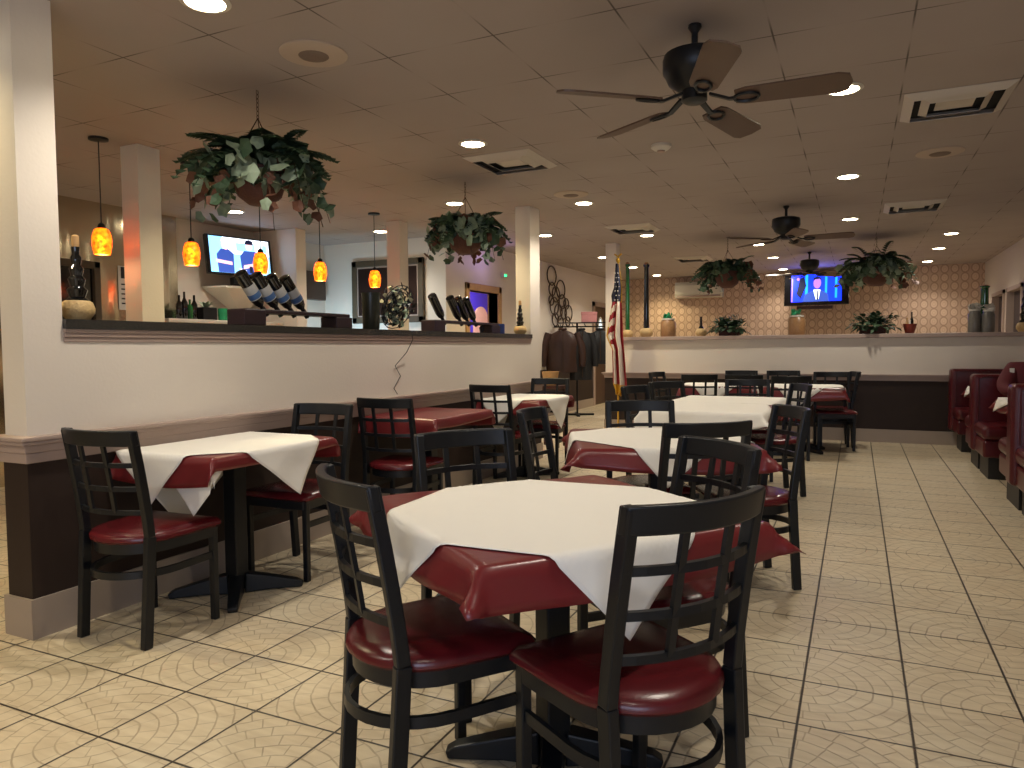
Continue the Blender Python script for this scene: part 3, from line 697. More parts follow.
def potted(x, y, z, label, seed, rx=.15, h=.22, potm=None):
    rnd = random.Random(seed); t = thing('potted_plant', label, 'potted plant', (x, y, z))
    b = MB()
    for a in ((-rx, rx, -.07, .07),): b.box(a[0]*.9, a[1]*.9, a[2], a[3], 0, .1)
    b.build('planter_box', potm or M_basket, t, bevel=.012)
    b = MB()
    for k in range(340):
        a = rnd.uniform(0, 2*PI); e = rnd.uniform(-.2, 1.5); d = Vector((math.cos(a)*math.cos(e)*1.2, math.sin(a)*math.cos(e), math.sin(e)))
        p = Vector((rnd.uniform(-rx*.8, rx*.8), rnd.uniform(-.04, .04), .09))+Vector((d.x, d.y, d.z))*rnd.uniform(.02, h*.7)
        leaf_blade(b, p, d, Vector((0, 0, 1)) if abs(d.z) < .9 else Vector((1, 0, 0)), rnd.uniform(.08, .13), .06, 3, .4)
    b.build('leaves', M_green, t); return t
LZ = 1.3725
potted(-1.60, 10.42, LZ, 'leafy plant in a long brown box on the far ledge, left one', 31)
potted(.18, 10.42, LZ, 'leafy plant in a long brown box on the far ledge below the right hanging plant', 32, .17, .27)

# ---------------------------------------------------------------- bottles, jars
def wicker_bottle(x, y, z, H_, rbase, neck_r, label, glass=None, lumps=False, grp=None, top=.3):
    t = thing('wicker_wine_bottle', label, 'wine bottle', (x, y, z), group=grp)
    hb = rbase*1.35
    b = MB(); b.lathe([(rbase*.7, 0), (rbase*.75, .01), (rbase*.97, hb*.3), (rbase, hb*.55), (rbase*.85, hb*.85), (rbase*.5, hb)], 20); b.build('wicker_base', M_wicker, t, True)
    b = MB()
    if lumps:
        pr = []; n = 16
        for k in range(n+1):
            tt = k/n; base = rbase*(.62-.42*tt); pr.append((base*(1+.22*math.sin(k*2.1)), hb*.75+(H_*.86-hb*.75)*tt))
        b.lathe(pr, 18); b.build('black_bottle', glass or M_black_gl, t, True)
        b = MB(); b.lathe([(rbase*.2, H_*.86), (rbase*.22, H_*.9), (rbase*.22, H_-.005), (rbase*.1, H_)], 14); b.build('neck_collar', M_tan, t, True)
    else:
        b.lathe([(rbase*.6, hb*.8), (rbase*.45, hb*1.05), (neck_r, hb*1.4), (neck_r*.8, H_*.93), (neck_r*1.1, H_*.95), (neck_r*1.1, H_*.97)], 16); b.build('glass_bottle', glass or M_black_gl, t, True)
        b = MB(); b.lathe([(neck_r*.6, H_*.965), (neck_r*.8, H_*.985), (neck_r*.4, H_)], 12); b.build('cork', M_cork, t, True)
    return t
wicker_bottle(-3.25, 2.185, LZ, .39, .072, .03, 'lumpy black bottle in a straw basket at the near end of the granite ledge', lumps=True)
wicker_bottle(-3.25, 7.07, LZ, .36, .07, .025, 'thin lumpy black bottle in a straw base beside the yellow column', lumps=True)
wicker_bottle(-3.05, 10.42, LZ, 1.10, .08, .032, 'tall green long necked bottle behind the flag', M_greeng)
wicker_bottle(-2.77, 10.42, LZ, 1.08, .095, .04, 'tall black long necked bottle in a round straw base', M_black_gl)
wicker_bottle(-1.985, 10.42, LZ, .28, .08, .018, 'small wicker bottle on the far ledge left of the first planter', M_black_gl)
wicker_bottle(1.40, 10.50, LZ, .58, .08, .05, 'tall dark green bottle behind the grey jars', M_greeng)
wicker_bottle(1.80, 10.42, LZ, .66, .09, .05, 'dark bottle with an orange label at the right frame edge', M_black_gl, lumps=True)
def jar(x, y, label, filling, r=.108, h=.24, tissue=None):
    t = thing('storage_jar', label, 'jar', (x, y, LZ))
    b = MB(); b.lathe([(r*.95, 0), (r, .01), (r, h*.85), (r*.8, h*.95), (r*.78, h)], 22); b.build('filled_body', filling, t, True)
    b = MB(); b.lathe([(r*.84, h), (r*.84, h+.02), (r*.2, h+.025)], 20); b.build('lid', M_white, t, True)
    if tissue:
        rnd = random.Random(int(x*100)); b = MB()
        for k in range(14): ivy_leaf(b, Vector((rnd.uniform(-.05, .05), rnd.uniform(-.05, .05), h+.03+rnd.uniform(0, .05))), rnd, .07)
        b.build('tissue_topping', tissue, t)
jar(-2.45, 10.42, 'brown filled jar with green tissue on the far ledge, left one', M_amberjar, tissue=M_grn)
jar(-.725, 10.42, 'brown filled jar with green tissue below the blue television', M_amberjar, tissue=M_grn)
jar(1.29, 10.42, 'grey jar on the far ledge, left of the pair', M_greyjar, .07, .26, M_white)
jar(1.43, 10.40, 'grey jar on the far ledge, right of the pair', M_greyjar, .07, .25, M_white)
t = thing('terracotta_pot', 'red clay pot holding small bottles on the far ledge', 'pot', (.60, 10.42, LZ))
b = MB(); b.lathe([(.045, 0), (.05, .005), (.075, .10), (.08, .12), (.07, .12), (.065, .08)], 20); b.build('pot', M_redpot, t, True)
for k, (dx, dy, hh, m) in enumerate(((0.02, 0, .27, M_black_gl), (-.03, .01, .2, M_tan), (.0, -.03, .17, M_white))):
    b = MB(); b.lathe([(.02, .08), (.022, hh*.6), (.009, hh*.75), (.009, hh), (.004, hh)], 12, (dx, dy, 0)); tag(b.build('small_bottle', m, None, True), ['dark small bottle in the red clay pot, the tallest', 'tan small bottle in the red clay pot', 'white small bottle in the red clay pot, the shortest'][k], 'bottle', 'small bottles in the red clay pot').location = (.60, 10.42, LZ)

# wine racks on the granite ledge: two block feet, a plank and slanted bottles
def wine_bottle(parentless, label_mat, label, grp):
    t = thing('wine_bottle', label, 'wine bottle', group=grp)
    b = MB(); b.lathe([(.030, 0), (.038, .006), (.038, .19), (.030, .225), (.014, .25), (.0135, .30), (.015, .302), (.015, .315), (.006, .316)], 20); bo = b.build('bottle', M_black_gl, t, True)
    if label_mat:
        b = MB(); b.lathe([(.0388, .09), (.0388, .185)], 20); pl_ = b.build('paper_label', M_label, bo, True)
        b = MB(); b.lathe([(.0392, .145), (.0392, .18)], 20); b.build('blue_emblem', M_blue, bo, True)
    b = MB(); b.lathe([(.0155, .262), (.0158, .318), (.005, .32)], 14); b.build('foil_cap', M_black, t, True)
    return t
def wine_rack(y0, y1, x, ys, label, labelled, lbs, grp, tall):
    t = thing('wine_rack', label, 'wine rack', (x, (y0+y1)/2, LZ))
    h = (y1-y0)/2
    MB().box(-.07, .07, -h, -h+.17, 0, .095).build('block_foot', M_rack, t, bevel=.006)
    MB().box(-.07, .07, h-.17, h, 0, .075).build('block_foot', M_rack, t, bevel=.006)
    MB().box(-.065, .065, -h+.02, h-.02, .075, .098).build('plank', M_rack, t, bevel=.004)
    for yb, lb in zip(ys, lbs):
        o = wine_bottle(None, labelled, lb, grp)
        # neck down through the plank, body leaning up toward the near end
        ax = Vector((-.02, -.64, .76)).normalized()      # direction from neck to base
        q = (-ax).to_track_quat('Z', 'Y'); o.rotation_mode = 'QUATERNION'; o.rotation_quaternion = q
        neck = Vector((x, yb-.02, LZ+.065)); o.location = neck+ax*.32
wine_rack(3.13, 4.12, -3.25, (3.40, 3.52, 3.64, 3.76), 'dark wooden wine rack holding labelled bottles on the near granite ledge', True,
          ['nearest leaning wine bottle in the near rack, farthest left', 'second leaning wine bottle in the near rack', 'third leaning wine bottle in the near rack', 'last leaning wine bottle in the near rack, farthest right'], 'leaning labelled wine bottles', 0)
wine_rack(5.22, 6.45, -3.25, (5.52, 5.82, 5.96, 6.10), 'dark wooden wine rack holding plain bottles on the far part of the granite ledge', False,
          ['lone plain black bottle at the left of the far rack', 'left bottle of the three close plain ones in the far rack', 'middle bottle of the three close plain ones in the far rack', 'right bottle of the three close plain ones in the far rack'], 'leaning plain wine bottles', 0)
# black vase and wire-leaf arrangement with its dangling cord
t = thing('dark_cylinder_vase', 'dark cylindrical vase on the ledge beside the dried leaf wreath', 'vase', (-3.25, 4.43, LZ))
b = MB(); b.lathe([(.055, 0), (.062, .01), (.066, .24), (.070, .27), (.06, .27), (.05, .2)], 22); b.build('vase_body', paint('dark_green_vase', (34, 38, 30), .3, .2, 10), t, True)
t = thing('dried_leaf_wreath', 'tangled grey leaf and wire wreath standing on the granite ledge', 'wreath', (-3.24, 4.74, LZ)); rnd = random.Random(5)
b = MB()
for k in range(8):
    r = rnd.uniform(.09, .17); cx = rnd.uniform(-.03, .03); tl = rnd.uniform(-.5, .5)
    b.tube([(cx+r*.35*math.sin(a+tl), r*math.cos(a), .18+r*math.sin(a)) for a in [q*PI/10 for q in range(20)]], .004, 5, True)
b.build('wire_rings', M_black, t)
for nm, m, c in (('pale_leaves', M_ivy, 60), ('dark_leaves', M_black, 90), ('cream_flowers', M_silk, 30)):
    b = MB()
    for k in range(c):
        a = rnd.uniform(0, 6.28); r = rnd.uniform(.02, .17); ivy_leaf(b, Vector((rnd.uniform(-.06, .08), r*math.cos(a), .18+r*math.sin(a))), rnd, rnd.uniform(.03, .05))
    b.build(nm, m, t)
b = MB(); b.tube([(-3.10, 4.74, 1.37), (-3.095, 4.75, 1.30), (-3.165+.03, 4.72, 1.2), (-3.16, 4.60, 1.1), (-3.16, 4.67, 1.02), (-3.16, 4.58, .93), (-3.11, 4.55, .89)], .003, 5)
tag(b.build('power_cord', M_black), 'thin black cord dangling down the partition from the wreath', 'cord')
b = MB(); b.lathe([(.03, 0), (.032, .01), (.032, .09), (.028, .1)], 16); o = b.build('blue_can', paint('blue_can_paint', (44, 66, 130), .35, .1, 20), None, True); o.location = (-3.25, 6.62, LZ); tag(o, 'small blue can on the ledge right of the far wine rack', 'can')
t = thing('small_lime_plant', 'small bright lime plant behind the far wine rack', 'plant', (-3.3, 6.3, LZ)); rnd = random.Random(3)
b = MB(); b.lathe([(.025, 0), (.035, .06), (.03, .06)], 14); b.build('pot', M_black, t, True)
b = MB()
for k in range(16): a = k*2.4; leaf_blade(b, Vector((0, 0, .06)), Vector((math.cos(a), math.sin(a), 1.0)), Vector((0, 0, 1)), .10, .03)
b.build('leaves', M_lime, t)

# ---------------------------------------------------------------- the bar side
t = thing('stainless_wall_panel', 'stainless steel panels of the kitchen front behind the pendants', 'steel wall', (0, 0, 0))
for k, (y0, y1) in enumerate(((3.0, 3.75), (3.76, 4.5), (4.51, 5.25), (5.26, 5.9))): MB().box(-7.04, -7.0, y0, y1, 0, CEIL).build('steel_sheet', M_steel, t, bevel=.004)
t = thing('pass_window', 'grey framed dark pass window in the steel panels', 'window frame', (-7.0, 4.63, 0))
b = MB()
for a in ((-.30, .30, 2.06, 2.13), (-.30, -.24, 1.4, 2.13), (.23, .30, 1.4, 2.13)): b.box(0, .05, *a)
b.build('frame', M_frame, t, bevel=.01)
MB().box(0, .012, -.26, .24, 1.4, 2.08).build('dark_glass', M_black_gl, t)
t = thing('wall_poster', 'narrow white and black poster on the steel beside the bar column', 'poster', (-6.995, 5.24, 1.66))
MB().box(0, .006, -.09, .09, 0, .46).build('sheet', M_paperposter, t)
MB().box(.006, .009, -.06, .06, .33, .45).build('dark_picture', M_black, t)
b = MB()
for k in range(5): b.box(.006, .009, -.06, .05, .06+k*.05, .075+k*.05)
b.build('text_lines', M_black, t)
b = MB(); b.box(-6.98, -6.6, 5.42, 7.1, 0, 1.53); b.box(-6.98, -6.56, 5.40, 7.1, 1.53, 1.57)
tag(b.build('back_bar_cabinet', M_white, bevel=.005), 'white topped back bar cabinet under the bar television', 'cabinet')
for k, (y, hh, m) in enumerate(((6.0, .26, M_black_gl), (6.07, .30, M_black_gl), (6.14, .22, M_greeng), (6.2, .27, M_black_gl))):
    b = MB(); b.lathe([(.03, 0), (.034, .005), (.034, hh*.6), (.012, hh*.78), (.012, hh), (.005, hh)], 14); o = b.build('liquor_bottle', m, None, True); o.location = (-6.66, y-.38, 1.57)
    tag(o, ['dark bottle on the back bar, farthest left of the four', 'tallest dark bottle on the back bar', 'short green bottle on the back bar', 'dark bottle on the back bar beside the black planter'][k], 'bottle', 'bottles on the back bar')
t = thing('bar_planter', 'spiky plant in a black woven planter on the back bar', 'potted plant', (-6.66, 5.97, 1.57)); rnd = random.Random(8)
b = MB(); b.box(-.08, .08, -.10, .10, 0, .14); b.build('planter', M_black, t, bevel=.01)
b = MB()
for k in range(30): a = rnd.uniform(0, 6.28); leaf_blade(b, Vector((0, 0, .13)), Vector((math.cos(a), math.sin(a), rnd.uniform(.4, 1.6))), Vector((0, 0, 1)), rnd.uniform(.12, .2), .035)
b.build('leaves', M_lime if 0 else M_ivy, t)
b = MB(); b.lathe([(.05, 0), (.055, .14), (.05, .14), (.045, .02)], 16); o = b.build('green_tub', M_grn, None, True); o.location = (-6.66, 6.22, 1.57); tag(o, 'small green tub beside the black planter on the back bar', 'tub')
# corner shelf and television of the bar
t = thing('corner_shelf', 'white tapered corner shelf below the bar television', 'shelf')
sh = MB(); top = [(-7.04, 6.28), (-6.72, 6.34), (-6.66, 6.9), (-7.04, 7.1)]
bt = [(-7.04, 6.7), (-6.95, 6.74), (-6.93, 6.88), (-7.04, 7.0)]
vs = [(x, y, 1.80) for x, y in bt]+[]
vs = [(x, y, 1.72) for x, y in bt]+[(x, y, 1.97) for x, y in top]
sh.add(vs, [(3, 2, 1, 0), (4, 5, 6, 7)]+[(i, (i+1) % 4, 4+(i+1) % 4, 4+i) for i in range(4)]); sh.build('tapered_corbel', M_wall, t)
MB().prism(top, 1.97, 1.99).build('shelf_board', M_white, t)
def screen_tv(c, ang, W_, H_, label, tilt=0, dots=None, bez=.035):
    t = thing('television', label, 'television', c, ang)
    MB().box(-W_/2, W_/2, 0, .05, -H_/2, H_/2).build('casing', M_black_gl, t, bevel=.008)
    return t
c, s_ = math.cos, math.sin
tv = screen_tv((-6.75, 6.60, 2.36), R(76), .86, .47, 'wall television over the bar showing two men in blue shirts')
tv.rotation_euler = (R(-8), 0, R(76))
E_bg = glow('screen_pale_blue', (120, 185, 235), 1.3); E_white = glow('screen_white', (225, 235, 250), 1.3); E_nv = glow('screen_navy', (40, 62, 130), 1.1); E_sk = glow('screen_skin', (215, 165, 170), 1.1); E_dk = glow('screen_dark', (14, 18, 40), 1.0); E_bl = glow('screen_deep_blue', (10, 40, 235), 1.5); E_cy = glow('screen_cyan', (20, 120, 255), 1.5); E_mv = glow('screen_mauve', (150, 100, 200), 1.0)
def pic(tv, mat, poly, layer, name='screen_picture'):
    b = MB(); b.add([(x, -.003-.0012*layer, z) for x, z in poly], [tuple(range(len(poly)))]); b.build(name, mat, tv)
def ell(cx, cz, rx, rz, n=14): return [(cx+rx*math.cos(2*PI*k/n), cz+rz*math.sin(2*PI*k/n)) for k in range(n)]
def rc(x0, x1, z0, z1): return [(x0, z0), (x1, z0), (x1, z1), (x0, z1)]
pic(tv, E_bg, rc(-.39, .39, -.215, .215), 0, 'screen')
pic(tv, E_white, rc(-.22, .39, .02, .215), 1); pic(tv, E_bg, rc(-.05, .36, .06, .16), 2); pic(tv, E_white, rc(.2, .3, -.1, .19), 3)
for x0, x1 in ((-.30, -.10), (.0, .26)):
    pic(tv, E_nv, [(x0, -.215), (x1, -.215), (x1+.01, .02), (x1-.05, .07), (x0+.05, .07), (x0-.01, .0)], 4)
pic(tv, E_sk, ell(-.19, .12, .045, .06), 5); pic(tv, E_sk, ell(.12, .13, .045, .055), 5); pic(tv, E_dk, [(.06, .15), (.18, .15), (.17, .195), (.12, .21), (.08, .195)], 6)
pic(tv, E_white, [(-.24, .16), (-.14, .16), (-.15, .19), (-.19, .205), (-.23, .19)], 6)
pic(tv, E_sk, [(-.32, -.06), (-.12, -.08), (-.12, -.12), (-.31, -.10)], 6); pic(tv, E_sk, [(.02, -.16), (.24, -.1), (.25, -.06), (.03, -.11)], 6)
pic(tv, E_white, [(-.02, -.215), (.05, -.215), (.06, -.17), (-.03, -.15)], 7); pic(tv, E_dk, rc(.1, .14, -.2, -.12), 7)
b = MB(); b.box(-.1, .1, .03, .12, -.335, -.25); b.build('mount', M_black, tv)
# far television
tv2 = screen_tv((-.73, 15.4, 2.345), R(-6), 1.18, .66, 'far wall television with a deep blue picture of a man in a suit')
tv2.rotation_euler = (R(-5), 0, R(-6))
pic(tv2, E_bl, rc(-.46, .46, -.26, .27), 0, 'screen')
for x0, x1 in ((.16, .2), (.34, .38), (-.2, -.15)): pic(tv2, E_cy, rc(x0, x1, -.2, .27), 1)
pic(tv2, E_nv, [(-.25, -.26), (.24, -.26), (.22, -.12), (.1, -.04), (-.06, -.04), (-.2, -.12)], 2)
pic(tv2, E_mv, ell(.02, .1, .07, .11), 3); pic(tv2, E_dk, [(-.06, .13), (-.05, .2), (.02, .235), (.09, .2), (.1, .15), (.06, .18), (-.02, .17)], 4)
pic(tv2, E_white, [(-.05, -.03), (.08, -.03), (.05, -.22), (.0, -.22)], 3); pic(tv2, E_dk, [(.01, -.05), (.035, -.05), (.045, -.22), (.015, -.24)], 4)
pic(tv2, E_dk, [(-.36, -.1), (-.3, .2), (-.22, .24), (-.18, .05), (-.28, -.2)], 2); pic(tv2, E_mv, rc(-.45, -.43, -.26, .2), 3); pic(tv2, E_mv, ell(-.33, .19, .03, .03), 3)
b = MB(); b.box(-.35, .3, .02, .08, -.40, -.34); b.build('sound_bar', M_pole, tv2); b = MB(); b.box(-.15, .15, .05, .55, -.12, .12); b.build('wall_bracket', M_black, tv2)
point(-.73, 14.9, 2.5, 2.2, (.15, .2, 1.0), .2, 'television_glow')
# air conditioner
t = thing('wall_air_conditioner', 'white split air conditioner high on the patterned back wall', 'air conditioner', (-3.07, 16.0, 2.44))
b = MB(); pr = [(-.0, .17), (-.2, .17), (-.235, .1), (-.235, -.08), (-.18, -.16), (0, -.17)]
b.add([(-.5, y, z) for y, z in pr]+[(.5, y, z) for y, z in pr], [tuple(range(6)), tuple(range(11, 5, -1))]+[(i, i+6, (i+1) % 6+6, (i+1) % 6) for i in range(6)]); b.build('casing', M_white, t, bevel=.012)
MB().box(-.46, .46, -.225, -.20, -.155, -.12).build('air_flap', M_trim, t)
# large framed picture on the end wall of the bar
t = thing('framed_picture', 'large dark picture in a weathered frame behind the second bar column', 'picture', (-5.93, 8.5, 2.03))
for nm, a in (('frame_side', (-.60, -.51, -.44, .44)), ('frame_side', (.51, .60, -.44, .44)), ('frame_side', (-.60, .60, .35, .44)), ('frame_side', (-.60, .60, -.44, -.35))): MB().box(a[0], a[1], -.05, 0, a[2], a[3]).build(nm, M_frame, t, bevel=.012)
MB().box(-.51, .51, -.035, -.03, -.35, .35).build('liner', M_trim, t)
MB().box(-.49, .49, -.04, -.036, -.33, .33).build('dark_canvas', paint('dark_brown_canvas', (40, 25, 20), .8, .4, 3, spec=.15), t)
o = box('wall_cabinet', M_door, -7.05, -6.93, 7.95, 8.38, 1.93, 2.33, .01); tag(o, 'small dark wall cabinet left of the large framed picture', 'cabinet')
t = thing('exit_sign', 'small green lit exit sign left of the yellow column', 'exit sign', (-4.99, 10.22, 2.35)); t.scale = (1, .38, .38)
MB().box(0, .05, -.16, .16, -.09, .09).build('housing', M_white, t, bevel=.005)
b = MB()
def seg(y0, y1, z0, z1): b.box(.05, .053, y0, y1, z0, z1)
x = -.12      # EXIT in block strokes
seg(x, x+.012, -.04, .04); seg(x, x+.045, .028, .04); seg(x, x+.04, -.006, .006); seg(x, x+.045, -.04, -.028)
x = -.055; b.bar([(.051, x, -.04), (.051, x+.045, .04)], .012, .003, side=(1, 0, 0)); b.bar([(.051, x, .04), (.051, x+.045, -.04)], .012, .003, side=(1, 0, 0))
seg(.015, .028, -.04, .04); seg(.05, .11, .028, .04); seg(.074, .086, -.04, .04)
b.build('exit_letters', M_exit, t)
# wire circle wall art
t = thing('wire_circle_wall_art', 'bronze wire circles wall sculpture above the coat rack', 'wall art', (-4.98, 12.6, 2.1)); rnd = random.Random(2)
for k, (y, z, r) in enumerate(((-.42, .42, .17), (-.40, .18, .12), (-.22, .10, .14), (.02, .20, .17), (.10, -.02, .13), (-.30, -.12, .16), (-.10, -.22, .15), (.16, -.22, .12), (.42, -.22, .15), (.30, -.05, .10), (-.44, -.02, .09), (.38, -.38, .09), (-.25, -.36, .12), (.0, -.40, .11))):
    MB().tube([(.012, y+r*1.25*math.cos(a), z+r*math.sin(a)) for a in [q*PI/12 for q in range(24)]], .012, 6, True).build('wire_circle', M_pole, t, True)

# ---------------------------------------------------------------- coat rack and coats
t = thing('coat_rack', 'black metal coat rack on floor feet by the side hall wall', 'coat rack', (-4.55, 12.35, 0), R(25))
for x in (0,):
    MB().tube([(x, 0, .03), (x, 0, 1.66)], .017, 10).build('pole', M_black, t)
for a in (0, 90):
    MB().bar([(-.3*math.cos(R(a)), -.3*math.sin(R(a)), .02), (.3*math.cos(R(a)), .3*math.sin(R(a)), .02)], .05, .035).build('foot', M_black, t, bevel=.005)
MB().tube([(-.42, 0, 1.60), (.5, 0, 1.60)], .012, 8).build('hanging_rail', M_black, t)
b = MB(); b.box(-.36, .5, -.14, .14, 1.66, 1.675); b.build('hat_shelf', M_black, t)
for k in range(4): MB().bar([(-.3+k*.22, -.14, 1.60), (-.3+k*.22, .14, 1.66)], .012, .02).build('hook', M_black, t)
t = thing('gift_box', 'pink floral box on top of the coat rack', 'box', (-4.36, 12.46, 1.677), R(20)); MB().box(-.14, .14, -.1, .1, 0, .18).build('carton', M_pink, t, bevel=.004); MB().box(-.145, .145, -.105, .105, .14, .185).build('lid', M_pink, t, bevel=.004)
def coat(name, x, y, rz, mat, label, Wd, Ln, seed, hang=1.55):
    rnd = random.Random(seed); t = thing(name, label, 'jacket', (x, y, 0), rz, 'coats on the rack')
    b = MB(); n = 20; rings = []; L = 9
    for i in range(L+1):
        tt = i/L; z = hang-.02-Ln*tt; w_ = Wd*(.25+.75*min(1, tt*5)**.6)*(1-.06*tt); d_ = .05+.06*min(1, tt*3)
        rings.append([(w_/2*math.cos(2*PI*k/n)*(1+.05*math.sin(k*2.7+seed+tt*2)), d_*math.sin(2*PI*k/n)*(1+.15*math.sin(k*1.9+tt*3)), z) for k in range(n)])
    vs = [p for r in rings for p in r]
    b.add(vs, [(i*n+k, i*n+(k+1) % n, (i+1)*n+(k+1) % n, (i+1)*n+k) for i in range(L) for k in range(n)]+[tuple(range(n))[::-1], tuple(range(L*n, L*n+n))])
    b.build('body', mat, t, True)
    for s in (-1, 1):
        b = MB(); b.tube([(s*Wd*.40, 0, hang-.07), (s*Wd*.53, -.02, hang-.3), (s*Wd*.56, -.05, hang-.52), (s*Wd*.55, -.06, hang-.66)], [.06, .075, .065, .055], 10); b.build('sleeve', mat, t, True)
    b = MB(); b.tube([(.06*math.cos(a), .045*math.sin(a), hang+.0) for a in [q*PI/6 for q in range(12)]], .02, 6, True); b.build('collar', mat, t, True)
    MB().bar([(0, -.115, hang-.05), (0, -.118, hang-Ln+.03)], .012, .006, side=(0, 1, 0)).build('zip', M_pole, t)
    MB().tube([(0, 0, hang), (0, 0, hang+.05)], .005, 6).build('hanger_hook', M_black, t)
    return t
coat('brown_jacket', -4.70, 12.02, R(24), M_brown_l, 'brown leather jacket at the left of the coat rack', .62, .74, 1)
coat('black_jacket', -4.42, 12.2, R(30), M_blk_cloth, 'long black quilted coat in the middle of the coat rack', .44, .88, 2)
coat('dark_jacket', -4.14, 12.4, R(24), M_blk_cloth, 'black jacket with a wide hanging sleeve at the right of the coat rack', .46, .60, 3)
t = thing('side_stand', 'small dark stand behind the farthest wall table chair', 'stand', (-3.42, 8.35, 0)); MB().box(-.16, .16, -.14, .14, .72, .76).build('top', M_wood, t); 
for x in (-.13, .13):
    for y in (-.11, .11): MB().box(x-.015, x+.015, y-.015, y+.015, 0, .72).build('leg', M_wood, t)
t = thing('tan_basket', 'small tan basket on the stand near the yellow column', 'basket', (-3.43, 8.35, .762)); b = MB(); b.lathe([(.075, 0), (.08, .01), (.105, .16), (.11, .17), (.098, .17), (.07, .02)], 18); b.build('woven_body', M_tan, t, True)

# ---------------------------------------------------------------- flag
t = thing('flag_on_pole', 'draped american flag on an indoor pole before the far column', 'flag', (-3.06, 9.98, 0))
b = MB(); b.lathe([(.15, 0), (.15, .02), (.05, .05), (.02, .08)], 20); b.build('pole_base', M_gold, t, True)
MB().tube([(0, 0, .05), (0, 0, 2.42)], .013, 8).build('pole', M_gold, t)
b = MB(); b.lathe([(.01, 2.41), (.03, 2.44), (.03, 2.46), (.01, 2.49)], 12); b.build('finial_ball', M_gold, t, True)
b = MB(); b.bar([(-.05, 0, 2.54), (0, 0, 2.50), (.05, 0, 2.54)], .02, .03, side=(0, 1, 0)); b.build('eagle_finial', M_gold, t)
fl = MB(); NU, NV = 56, 110; vs = []
ZT, ZB = 2.40, .57
for j in range(NV+1):
    v = j/NV; 
    zc = ZT-(ZT-ZB)*v
    wL = -.03-.10*v if v < .58 else -.09-.0*v+.10*(v-.58)
    def lerp(tab, v):
        for (a, p), (b_, q) in zip(tab, tab[1:]):
            if v <= b_: return p+(q-p)*(v-a)/(b_-a)
        return tab[-1][1]
    left = lerp([(0, -.02), (.18, -.045), (.24, -.085), (.30, -.075), (.55, -.165), (.60, -.13), (.66, -.08), (.92, -.07), (1, -.02)], v)
    right = lerp([(0, .03), (.2, .075), (.3, .07), (.6, .10), (.9, .15), (.95, .14), (1, .06)], v)
    for i in range(NU+1):
        u = i/NU; x = left+(right-left)*u
        y = -.05+.035*math.sin(u*PI*5+v*1.3)*min(1, .3+v)-.03*math.sin(u*PI)
        vs.append((x, y, zc-(.04*u if v > .8 else 0)))
cl_parent = None
fs = []; mi = []
for j in range(NV):
    v = (j+.5)/NV
    for i in range(NU):
        u = (i+.5)/NU; fs.append((j*(NU+1)+i, j*(NU+1)+i+1, (j+1)*(NU+1)+i+1, (j+1)*(NU+1)+i))
        if v > .92: m = 3
        elif u > .88 and v < .30: m = 3
        elif u < .08 and .48 < v < .66: m = 3
        elif v < .29: m = 0
        else:
            sc = u*4.2+.6 if (u > .45 or v > .62) else (v-.29)*19+u*1.5
            m = 1 if int(math.floor(sc)) % 2 == 0 else 2
        mi.append(m)
fl.v = vs; fl.f = fs; fl.mi = mi
for j in range(8):
    for i in range(2):
        cx = -.012+.04*i+(.018 if j % 2 else 0); cz = 2.26-j*.062; R1 = .012
        pts = [(cx+(R1 if q % 2 == 0 else R1*.42)*math.sin(q*PI/5), -.108, cz+(R1 if q % 2 == 0 else R1*.42)*math.cos(q*PI/5)) for q in range(10)]
        fl.mat = 2; fl.add(pts, [tuple(range(10))])
o = fl.build('cloth', [M_navy, M_fred, M_fwhite, M_gold], t, True)
so = o.modifiers.new('thickness', 'SOLIDIFY'); so.thickness = .002

# ---------------------------------------------------------------- booths
BX0, BX1 = 1.05, 2.10
def booth_seat(t, y0, y1, back_at, d):     # cushion between y0..y1
    b = MB(); b.box(BX0+.05, BX1, y0, y1, 0, .20); b.build('kick_base', M_kick, t)
    b = MB(); b.box(BX0, BX1, y0-(.05 if d < 0 else 0), y1+(.05 if d > 0 else 0), .20, .36); b.build('seat_box', M_leather, t, bevel=.02)
    b = MB(); b.box(BX0-.01, BX1, y0-(.07 if d < 0 else 0), y1+(.07 if d > 0 else 0), .36, .49); o = b.build('seat_cushion', M_leather, t, bevel=.05); o.modifiers['bevel'].segments = 4
def booth_back(t, yc, th):
    b = MB(); b.box(BX0-.035, BX1, yc-th/2, yc+th/2, .20, .94); o = b.build('backrest', M_leather, t, bevel=.035); o.modifiers['bevel'].segments = 4
    b = MB()
    for x in (1.4, 1.75): b.tube([(x, yc-th/2-.003, .5), (x, yc-th/2-.003, .92)], .006, 6)
    b.tube([(BX0+.02, yc-th/2-.006, .5), (BX0+.02, yc-th/2-.006, .90), (BX0+.08, yc-th/2-.006, .925), (BX1-.05, yc-th/2-.006, .925)], .005, 6)
    b.build('piping', M_leather, t)
def booth_unit(label, yc, lo, hi):
    t = thing('booth_bench', label, 'booth bench', group='burgundy leather booth benches')
    booth_back(t, yc, .2)
    if lo is not None: booth_seat(t, lo, yc-.06, yc, -1)
    if hi is not None: booth_seat(t, yc+.06, hi, yc, 1)
    return t
booth_unit('burgundy booth bench against the far half wall, the farthest one', 10.14, 9.67, None)
booth_unit('burgundy double booth bench in the middle of the right side', 8.35, 7.80, 8.90)
booth_unit('burgundy double booth bench nearest the viewer at the right edge', 6.35, 5.80, 6.89)
